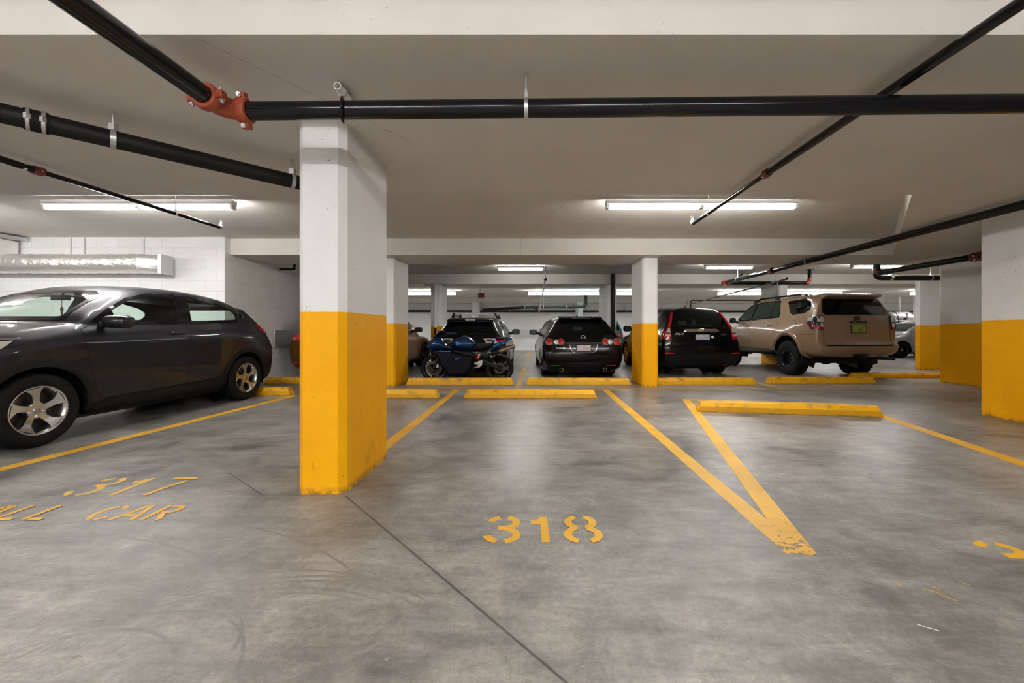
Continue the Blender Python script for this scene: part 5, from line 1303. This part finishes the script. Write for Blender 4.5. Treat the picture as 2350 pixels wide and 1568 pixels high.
# ------------------------------------------------------------------ tan off-roader
def offroader():
    root = thing('car', 'tan lifted off-road vehicle with chunky black tyres at the right', 'car', (7.06, 11.55, 0), math.radians(3.4))
    P = [(.52, -2.34), (.60, -2.43), (.72, -2.46), (.80, -2.44), (.83, -2.38), (1.3, -2.35), (1.42, -2.32), (1.80, -2.17), (1.90, -2.12)]
    ring = [(.52, .84), (.62, .915), (.8, .945), (1.05, .94), (1.3, .925), (1.42, .89), (1.6, .80), (1.82, .70), (1.90, .55)]
    st = car_stations(.955, .52, 2.30, .95, 1.24, .98, 1.30, .42, 1.78, 1.93, -1.85, 1.92, (1.28, 1.36), .885, .72, P, ring, zrail=1.86)
    sh = Shell(st, 5, 5, .1, .02)
    wb, R = 2.79, .415
    for y in (wb / 2, -wb / 2): sh.arch(y, .50, .47)
    sh.body(M['tan_paint'], root)
    tw = rounded([(-.70, 1.43), (.70, 1.43), (.76, 1.48), (.655, 1.80), (-.655, 1.80), (-.76, 1.48)], .05)
    sh.panel('tailgate_window', M['glass_dark'], root, tw, 'B', .006)
    k = MB().prism([(-1.9, 1.90), (-2.2, 1.925), (-2.32, 1.885), (-2.31, 1.845), (-2.12, 1.80), (-1.9, 1.80)], -.64, .64, fx)
    k.build('roof_spoiler', M['tan_paint'], root, bevel=.018)
    for s in (-1, 1):
        ax = 'L' if s < 0 else 'R'
        TL = [(s * .78, 1.09), (s * .78, 1.39), (s * .80, 1.41), (s * .885, 1.41), (s * .93, 1.36), (s * .932, 1.16), (s * .88, 1.09)]
        o = sh.panel('tail_light', M['dark_lens'], root, TL, 'B', .012, bulge=.02)
        sh.panel('clear_lens', M['clear_lens'], o, [(s * .785, 1.27), (s * .785, 1.38), (s * .885, 1.385), (s * .90, 1.27)], 'B', .036)
        sh.panel('clear_lens', M['clear_lens'], o, [(s * .80, 1.15), (s * .80, 1.25), (s * .86, 1.25), (s * .86, 1.16)], 'B', .034)
        sh.panel('red_lens', M['red_lens'], o, [(s * .80, 1.10), (s * .80, 1.14), (s * .89, 1.15), (s * .925, 1.24), (s * .932, 1.17), (s * .88, 1.10)], 'B', .034)
        TS = [(-2.29, 1.10), (-2.29, 1.39), (-2.18, 1.42), (-2.06, 1.30), (-2.12, 1.24), (-2.23, 1.11)]
        o = sh.panel('tail_light', M['dark_lens'], root, TS, ax, .012, bulge=.02)
        sh.panel('clear_lens', M['clear_lens'], o, [(-2.27, 1.29), (-2.27, 1.375), (-2.18, 1.39), (-2.10, 1.31)], ax, .036)
        sh.panel('red_lens', M['red_lens'], o, [(-2.27, 1.12), (-2.27, 1.16), (-2.23, 1.17), (-2.14, 1.26), (-2.09, 1.275), (-2.15, 1.20), (-2.23, 1.125)], ax, .036)
        for nm, p, g_ in (('quarter_window', [(-1.20, 1.80), (-1.86, 1.83), (-2.0, 1.77), (-2.06, 1.56), (-1.92, 1.49), (-1.5, 1.455), (-1.36, 1.52)], 'glass_dark'),
                          ('rear_window', [(.02, 1.81), (-.88, 1.82), (-.98, 1.44), (.16, 1.385)], 'glass_green'), ('front_window', [(.80, 1.385), (.62, 1.55), (.38, 1.72), (.20, 1.80), (.08, 1.81), (.22, 1.38)], 'glass_green')):
            p = rounded(p, .04); o = sh.panel(nm, M[g_], root, p, ax, .006)
            if nm == 'quarter_window': sh.panel('window_frame', M['chrome'], o, grow(p, .012), ax, .004, [p])
            else: sh.panel('window_frame', M['gloss'], o, grow(p, .03), ax, .004, [p])
        sh.panel('divider_bar', M['gloss'], root, [(-.70, 1.82), (-.73, 1.82), (-.64, 1.41), (-.60, 1.41)], ax, .009)
        for y, z in ((.36, 1.19), (-.66, 1.215)):
            p, n = sh.hit(ax, y, z)
            puff(rounded([(y - .11, z - .005), (y - .10, z + .03), (y + .10, z + .028), (y + .11, z - .01), (y, z - .025)], .02), .025, .012, .02, M['chrome'], 'door_handle', root, x0=p.x + s * .022)
        # body-coloured flared arches
        for y in (wb / 2, -wb / 2):
            Pp = arc(y, .50, .60, .56, -6, 186, 26) + arc(y, .50, .475, .475, 186, -6, 26)
            sh.panel('arch_flare', M['tan_paint'], root, Pp, ax, .012, bulge=.035, edge=.06, step=.05)
        o = MB().tube([(s * .98, -.95, .53), (s * 1.02, -.85, .53), (s * 1.02, .9, .53), (s * .98, 1.0, .53)], .052, 14).build('side_step', M['plastic'], root)
        MB().box((s * .92, -.5, .55), (.2, .06, .05)).box((s * .92, .5, .55), (.2, .06, .05)).build('step_bracket', M['plastic'], o)
        MB().prism([(s * .62, .30), (s * .93, .30), (s * .93, .62), (s * .62, .62)], -wb / 2 - .50, -wb / 2 - .47, lambda u, v, h: (u, h, v)).build('mud_flap', M['plastic'], root, bevel=.01)
        k = MB().tube([(s * .64, -1.7, 1.88), (s * .64, -1.5, 1.955), (s * .64, .1, 1.955), (s * .64, .4, 1.86)], .024, 10)
        for y in (-1.6, -.6, .3): k.box((s * .64, y, 1.90), (.05, .16, .10))
        k.build('roof_rail', M['gloss'], root, bevel=.006)
        mirror(root, s * 1.05, .84, 1.37, M['gloss'], s, sz=(.085, .07, .085))
        sh.panel('fuel_door', M['tan_paint'], root, arc(-1.62, 1.22, .10, .10, 0, 345, 23), ax, .006, step=.04)
    sl = [(ax, p) for ax in 'LR' for p in ([(.16, 1.37), (.18, 1.1), (.16, .8), (.1, .62)], [(-.98, 1.43), (-.98, 1.2), (-.86, 1.02), (-.8, .9)], [(1.0, 1.28), (1.02, 1.0), (.98, .65)], arc(-1.62, 1.22, .105, .105, 0, 360, 24), [(-1.75, 1.0), (-2.0, .99), (-2.36, 1.0)])]
    sl += [('B', [(-.76, .74), (-.78, .8), (-.77, 1.42)]), ('B', [(.76, .74), (.78, .8), (.77, 1.42)])]
    sh.seams(root, sl)
    sh.panel('bumper_gap', M['dark'], root, [(-.76, .735), (.76, .735), (.76, .765), (-.76, .765)], 'B', .006)
    sh.panel('bumper_step', M['tan_paint'], root, rounded([(-.35, .535), (.42, .535), (.36, .66), (-.30, .66)], .02), 'B', .016)
    sh.panel('garnish', M['tan_paint'], root, [(-.36, 1.215), (.36, 1.215), (.34, 1.235), (-.34, 1.235)], 'B', .018)
    p, n = sh.hit('B', .02, 1.345); y = p.y - .012; e = MB()
    for c_, rx, rz_ in (((0, 0), .072, .05), ((0, .012), .024, .036), ((0, .022), .052, .02)):
        e.tube([(c_[0] + rx * math.cos(a), y, 1.345 + c_[1] + rz_ * math.sin(a)) for a in [2 * PI * i / 28 for i in range(29)]], .009, 6)
    e.build('emblem', M['black_text'], root)
    letters('4RUNNER', .083, M['black_text'], root, (.02, p.y - .014, 1.262), bold=.004, depth=.012, spacing=1.15)
    plate(sh, root, 1.12, mat_plate('offroader_plate', (.16, .22, .03), (.26, .30, .05), (.10, .16, .04)), .33, .17, x=.02)
    sh.panel('windshield', M['glass_green'], root, rounded([(-.76, 1.38), (.76, 1.38), (.66, 1.76), (-.66, 1.76)], .05), 'F', .005)
    MB().prism([(-.92, 1.96), (-1.10, 1.94), (-.94, 2.03)], -.012, .012, fx).build('roof_antenna', M['gloss'], root)
    wells(root, wb, .50, .93, .50)
    k = MB().box2((-.55, -2.1, .42), (.55, 2.0, .56)); k.tube([(-.75, -wb / 2, .42), (.75, -wb / 2, .42)], .05, 12).ball((.05, -wb / 2, .40), (.17, .17, .15)); k.tube([(-.6, -1.9, .42), (.45, -2.2, .42)], .09, 12)
    k.build('underbody', M['under'], root)
    MB().tube([(.5, -2.2, .46), (.72, -2.42, .46), (.80, -2.46, .45)], .032, 12).build('exhaust_tip', M['pipe_cast'], root)
    MB().box2((-.06, -2.52, .47), (.08, -2.3, .56)).box2((-.14, -2.5, .53), (.16, -2.4, .57)).build('tow_hitch', M['plastic'], root, bevel=.006)
    MB().tube([(.2, -1.55, .3), (.3, -1.62, .4), (.42, -1.7, .5)], .02, 8).build('shock_absorber', M['satin'], root)
    wheels(root, wb, 1.60, R, .222, .285, 'mud')
offroader()

# ------------------------------------------------------------------ other cars, mostly hidden
def simple_car(label, loc, rz, paint, P, ring, args, wb, R, track, lights='red_lens', kind='black', hub=None):
    root = thing('car', label, 'car', loc, rz)
    st = car_stations(*args, P, ring); sh = Shell(st, 5, 5, .12, .05)
    for y in (wb / 2, -wb / 2): sh.arch(y, R, R + .045)
    sh.body(M[paint], root)
    hw, gz, yf, zf, zh, yc, zc, yt, zt, H, yrr, zrr, belt, hb, hr = args
    b = belt[1] + .03; t = H - .11; hwr = interp(b + .05, ring) - .09
    sh.panel('tailgate_window', M['glass_dark'], root, rounded([(-hwr, b + .03), (hwr, b + .03), (hwr * .8, P[-1][0] - .08), (-hwr * .8, P[-1][0] - .08)], .05), 'B', .005)
    for ax in 'LR':
        for p in ([(yc - .45, b), (yt + .05, t - .08), (yt - .25, t), (-.25, t), (-.25, b)], [(-.32, t), (-.95, t - .02), (-1.1, b + .03), (-.32, b)]):
            sh.panel('side_window', M['glass_dark'], root, rounded(p, .03), ax, .005)
        sh.seams(root, [(ax, [(yc - .25, b), (yc - .2, belt[0] * .7), (yc - .3, gz + .12)]), (ax, [(-.29, b), (-.29, gz + .12)])])
    sh.panel('windshield', M['glass_green'], root, rounded([(-hb + .1, zc + .05), (hb - .1, zc + .05), (hr - .03, zt - .04), (-hr + .03, zt - .04)], .05), 'F', .005)
    for s in (-1, 1):
        z0 = belt[1] - .15; xo = interp(z0, ring)
        o = sh.panel('tail_light', M[lights], root, rounded([(s * (xo - .28), z0 + .07), (s * (xo - .26), z0 - .06), (s * (xo - .03), z0 - .07), (s * (xo - .05), z0 + .08)], .02), 'B', .006, bulge=.012)
        sh.panel('indicator_lens', M['amber'], o, [(s * (xo - .12), z0 - .01), (s * (xo - .12), z0 - .05), (s * (xo - .03), z0 - .055), (s * (xo - .035), z0 - .01)], 'B', .022)
        sh.panel('reflector', M['red_lens'], root, [(s * (xo - .2), .36), (s * (xo - .05), .36), (s * (xo - .05), .39), (s * (xo - .2), .39)], 'B', .006)
        sh.panel('head_light', M['clear_lens'], root, [(yf - .55, zh - .06), (yf - .30, zh - .1), (yf - .14, zf + .02), (yf - .3, zf)], 'L' if s < 0 else 'R', .006, bulge=.01)
        mirror(root, s * (hw + .10), yc - .45, belt[0] + .07, M[paint], s, sz=(.11, .075, .075))
    wells(root, wb, R + .06, hw - .02)
    MB().box2((-hw + .25, -1.8, gz - .02), (hw - .25, 1.8, gz + .12)).build('underbody', M['under'], root)
    wheels(root, wb, track, R, R - .11, .21, kind)
    return root
simple_car('copper red car tucked behind the two nearest pillars, seen only at its corners', (-4.27, 11.22, 0), math.radians(-5.5), 'bronze_paint',
           [(.22, -2.12), (.35, -2.2), (.6, -2.24), (.8, -2.2), (1.0, -2.12), (1.1, -2.0), (1.35, -1.75), (1.48, -1.6)],
           [(.2, .74), (.32, .84), (.6, .88), (.85, .87), (1.0, .82), (1.1, .74), (1.35, .6), (1.48, .45)],
           (.905, .21, 2.25, .68, 1.0, 1.02, 1.06, .28, 1.5, 1.6, -1.35, 1.54, (1.03, 1.08), .80, .60), 2.65, .35, 1.58)
simple_car('teal van in the far bay beside the black stand pipe', (2.62, 18.0, 0), 0, 'teal_paint',
           [(.22, -2.2), (.6, -2.26), (.9, -2.24), (1.1, -2.2), (1.4, -2.1), (1.55, -2.0)],
           [(.2, .74), (.4, .84), (.6, .86), (.9, .85), (1.1, .80), (1.4, .69), (1.55, .5)],
           (.88, .22, 2.2, .65, .98, 1.1, 1.03, .5, 1.48, 1.62, -1.85, 1.6, (1.0, 1.03), .80, .66), 2.6, .32, 1.5)
simple_car('silver car parked sideways beneath the metal tank in the far right bay', (15.62, 16.9, 0), math.radians(90), 'silver_paint',
           [(.2, -2.0), (.5, -2.08), (.8, -2.05), (1.0, -1.95), (1.3, -1.7), (1.4, -1.6)],
           [(.2, .72), (.4, .82), (.6, .85), (.85, .84), (1.0, .77), (1.3, .6), (1.4, .45)],
           (.87, .18, 2.1, .6, .92, 1.0, .98, .25, 1.38, 1.48, -1.3, 1.45, (.96, 1.0), .78, .58), 2.55, .31, 1.5)

# ------------------------------------------------------------------ motorcycle
def motorcycle():
    root = thing('motorcycle', 'dark blue sport motorcycle parked sideways in front of the black hatchback', 'motorcycle', (-1.37, 8.70, 0), math.radians(-90 + 90))
    W = lambda u, v, h: (u, h, v)                      # u along the bike (front towards -u), v up, h across
    def P(name, poly, w_, m, x0=0., e=None, st=.03, r=.0):
        return puff(rounded(poly, r) if r else poly, w_, st, e, M[m], name, root, W, x0)
    for u, name, wd in ((-.68, 'front_wheel', .058), (.68, 'rear_wheel', .09)):
        R = .295
        t = MB().lathe([(.225, -wd * .8), (.26, -wd), (.285, -wd * .75), (.292, -wd * .3), (R, 0), (.292, wd * .3), (.285, wd * .75), (.26, wd), (.225, wd * .8)], (0, 0, 0), 'y', 48).build(name, M['rubber'], root, loc=(u, 0, R), smooth=50)
        r = MB().lathe([(.225, -wd * .8), (.232, -wd * .85), (.215, -wd * .7), (.205, 0), (.215, wd * .7), (.232, wd * .85), (.225, wd * .8)], (0, 0, 0), 'y', 48).lathe([(0, -.05), (.04, -.05), (.045, 0), (.04, .05), (0, .05)], (0, 0, 0), 'y', 20)
        for k in range(3):
            for d in (-.14, .14):
                a = 2 * PI * k / 3 + .4; r.tube([(.035 * math.cos(a), 0, .035 * math.sin(a)), (.21 * math.cos(a + d), 0, .21 * math.sin(a + d))], .016, 8)
        r.build('rim', M['alloy_black'], t, smooth=40)
        for s in ((-1, 1) if u < 0 else (-1,)):
            k = MB().lathe([(.10 if u < 0 else .075, s * .062), (.15 if u < 0 else .115, s * .062), (.15 if u < 0 else .115, s * .067), (.10 if u < 0 else .075, s * .067)], (0, 0, 0), 'y', 36, closed=True)
            for j in range(5): a = 2 * PI * j / 5; k.tube([(.03 * math.cos(a), s * .064, .03 * math.sin(a)), (.11 * math.cos(a + .3) * (1 if u < 0 else .8), s * .064, .11 * math.sin(a + .3) * (1 if u < 0 else .8))], .006, 6)
            k.build('brake_disc', M['disc'], t)
    # fork, caliper
    for s in (-1, 1):
        MB().tube([(-.68, s * .10, .305), (-.56, s * .10, .62)], .028, 12).tube([(-.56, s * .10, .62), (-.47, s * .10, .90)], .024, 12).build('fork_leg', M['plastic'], root)
        MB().box((-.61, s * .085, .38), (.07, .04, .11)).build('brake_caliper', M['satin'], root, bevel=.01)
    P('front_mudguard', [(-.92, .50), (-.82, .60), (-.66, .635), (-.50, .58), (-.44, .50), (-.50, .50), (-.58, .56), (-.68, .59), (-.80, .56), (-.88, .49)], .075, 'plastic', e=.04)
    # fairings
    P('upper_fairing', [(-.86, .80), (-.82, .90), (-.70, 1.02), (-.60, 1.05), (-.50, .98), (-.42, .86), (-.30, .80), (-.28, .73), (-.50, .72), (-.68, .68), (-.78, .72)], .21, 'blue_paint', e=.22, r=.02)
    P('head_light', [(-.80, .86), (-.86, .80), (-.80, .76), (-.68, .80), (-.70, .86)], .17, 'dark_lens', e=.08)
    P('windscreen', [(-.74, .98), (-.60, 1.16), (-.52, 1.165), (-.42, 1.12), (-.40, 1.09), (-.52, 1.06), (-.60, .98)], .16, 'gloss', e=.16, r=.01)
    for s in (-1, 1):
        P('side_fairing', [(-.74, .70), (-.56, .735), (-.30, .725), (-.24, .68), (-.05, .64), (.12, .60), (.16, .50), (.13, .30), (.0, .16), (-.36, .15), (-.44, .30), (-.56, .42), (-.58, .56)], .055, 'bike_black', x0=s * .185, e=.06, r=.02, )
        P('fairing_stripe', [(-.66, .705), (-.52, .72), (-.29, .705), (-.30, .69), (-.50, .695)], .012, 'blue_light', x0=s * .237, e=.012)
        P('fairing_vent', [(-.22, .54), (-.10, .575), (-.06, .565), (-.20, .52)], .01, 'blue_light', x0=s * .24, e=.01)
        P('frame_spar', [(-.30, .72), (-.20, .735), (-.08, .70), (.10, .68), (.19, .60), (.18, .54), (.06, .57), (-.12, .63), (-.28, .66)], .03, 'plastic', x0=s * .15, e=.03, r=.02)
        P('mirror', [(-.40, 1.10), (-.36, 1.125), (-.28, 1.11), (-.265, 1.09), (-.30, 1.075), (-.37, 1.08)], .035, 'blue_paint', x0=s * .30, e=.035)
        MB().tube([(-.52, s * .16, 1.02), (-.42, s * .26, 1.07), (-.34, s * .30, 1.09)], .012, 8).build('mirror_stalk', M['plastic'], root)
        o = MB().tube([(-.46, s * .10, .90), (-.40, s * .22, .90), (-.30, s * .34, .865)], .016, 10).build('handlebar', M['plastic'], root)
        MB().tube([(-.385, s * .245, .895), (-.30, s * .345, .865)], .021, 12).build('grip', M['rubber'], o)
        MB().tube([(-.44, s * .22, .88), (-.40, s * .30, .83), (-.34, s * .38, .80)], .007, 8).build('lever', M['chrome'], o)
        # foot controls
        MB().prism([(.16, .44), (.30, .50), (.345, .50), (.33, .40), (.26, .33), (.22, .36), (.24, .42)], s * .17, s * .185, W).build('peg_plate', M['satin'], root, bevel=.004)
        MB().tube([(.24, s * .18, .36), (.22, s * .30, .355)], .013, 10).tube([(.28, s * .19, .38), (.16, s * .21, .34)], .009, 8).tube([(.28, s * .19, .41), (.17, s * .2, .42)], .009, 8).build('foot_peg', M['satin'], root)
        MB().tube([(.42, s * .13, .69), (.53, s * .16, .56)], .010, 8).tube([(.50, s * .13, .68), (.53, s * .16, .56), (.60, s * .15, .62)], .009, 8).build('pillion_bracket', M['satin'], root)
        P('swing_arm', [(.26, .45), (.36, .53), (.70, .345), (.72, .29), (.66, .28), (.40, .42)], .022, 'plastic', x0=s * .125, e=.03, r=.01)
    P('fuel_tank', [(-.34, .89), (-.22, .99), (-.08, 1.035), (.04, 1.02), (.14, .945), (.205, .855), (.16, .78), (.04, .715), (-.18, .715), (-.28, .79)], .145, 'blue_paint', e=.16, r=.03)
    for s in (-1, 1): P('tank_panel', [(-.22, .855), (.0, .905), (.01, .89), (-.20, .825)], .008, 'blue_light', x0=s * .142, e=.01)
    MB().lathe([(0, .012), (.04, .012), (.05, 0)], (-.06, 0, 1.03), 'z', 24).build('fuel_cap', M['satin'], root)
    P('seat', [(.12, .75), (.20, .86), (.33, .875), (.52, .89), (.565, .965), (.585, .93), (.55, .84), (.44, .76), (.28, .72)], .12, 'seat', e=.07, r=.02)
    P('pillion_seat', [(.585, .975), (.62, 1.015), (.84, 1.02), (.90, 1.0), (.86, .97), (.62, .935)], .09, 'seat', e=.05, r=.015)
    P('tail_fairing', [(.45, .72), (.60, .88), (.84, .965), (.95, .99), (.93, .955), (.76, .85), (.60, .765), (.47, .70)], .10, 'blue_light', e=.06, r=.01)
    P('tail_tip', [(.85, .985), (.93, 1.015), (.96, 1.005), (.93, .98)], .05, 'satin', e=.03)
    MB().tube([(.72, -.05, .86), (.80, -.05, .78), (.80, -.05, .70)], .018, 8).build('plate_hanger', M['plastic'], root)
    o = MB().tube([(.46, -.19, .635), (.68, -.20, .70)], [.024, .028], 12).build('exhaust_pipe', M['plastic'], root)
    MB().lathe([(.035, 0), (.05, .02), (.05, .30), (.042, .34), (.028, .345), (.026, .30)], (0, 0, 0), 'z', 24).build('muffler', M['titan'], o)
    mu = o.children[0]; mu.location = (.68, -.20, .70); mu.rotation_euler = (0, math.radians(70), 0)
    MB().box2((-.30, -.14, .2), (.16, .14, .60)).build('engine', M['alloy_black'], root, bevel=.04)
    MB().lathe([(0, -.17), (.085, -.17), (.095, -.14), (.095, 0)], (-.08, 0, .36), 'y', 24).build('engine_cover', M['alloy_black'], root)
    MB().tube([(.20, -.03, .52), (.26, -.03, .62)], .045, 14).build('shock_absorber', M['red_lens'], root)
    MB().tube([(.24, -.1, .55), (.28, -.1, .64)], .02, 10).build('reservoir', M['satin'], root)
    P('rear_hugger', [(.36, .56), (.48, .62), (.66, .64), (.80, .60), (.84, .55), (.80, .575), (.66, .61), (.50, .595), (.40, .54)], .09, 'plastic', e=.03)
    P('chain_guard', [(.30, .44), (.70, .40), (.70, .37), (.30, .41)], .01, 'plastic', x0=-.14, e=.012)
    MB().tube([(.05, -.12, .25), (.02, -.26, .01)], .012, 8).box((.02, -.27, .008), (.08, .05, .012)).build('kick_stand', M['plastic'], root)
    for o in root.children:                       # bodywork sits a little lower than the wheels' own scale
        if 'wheel' not in o.name and o.name[:10] != 'kick_stand':
            for v in o.data.vertices: v.co.z *= .935
            for c in o.children:
                if c.location.length: c.location.z *= .935
                else:
                    for v in c.data.vertices: v.co.z *= .935
motorcycle()
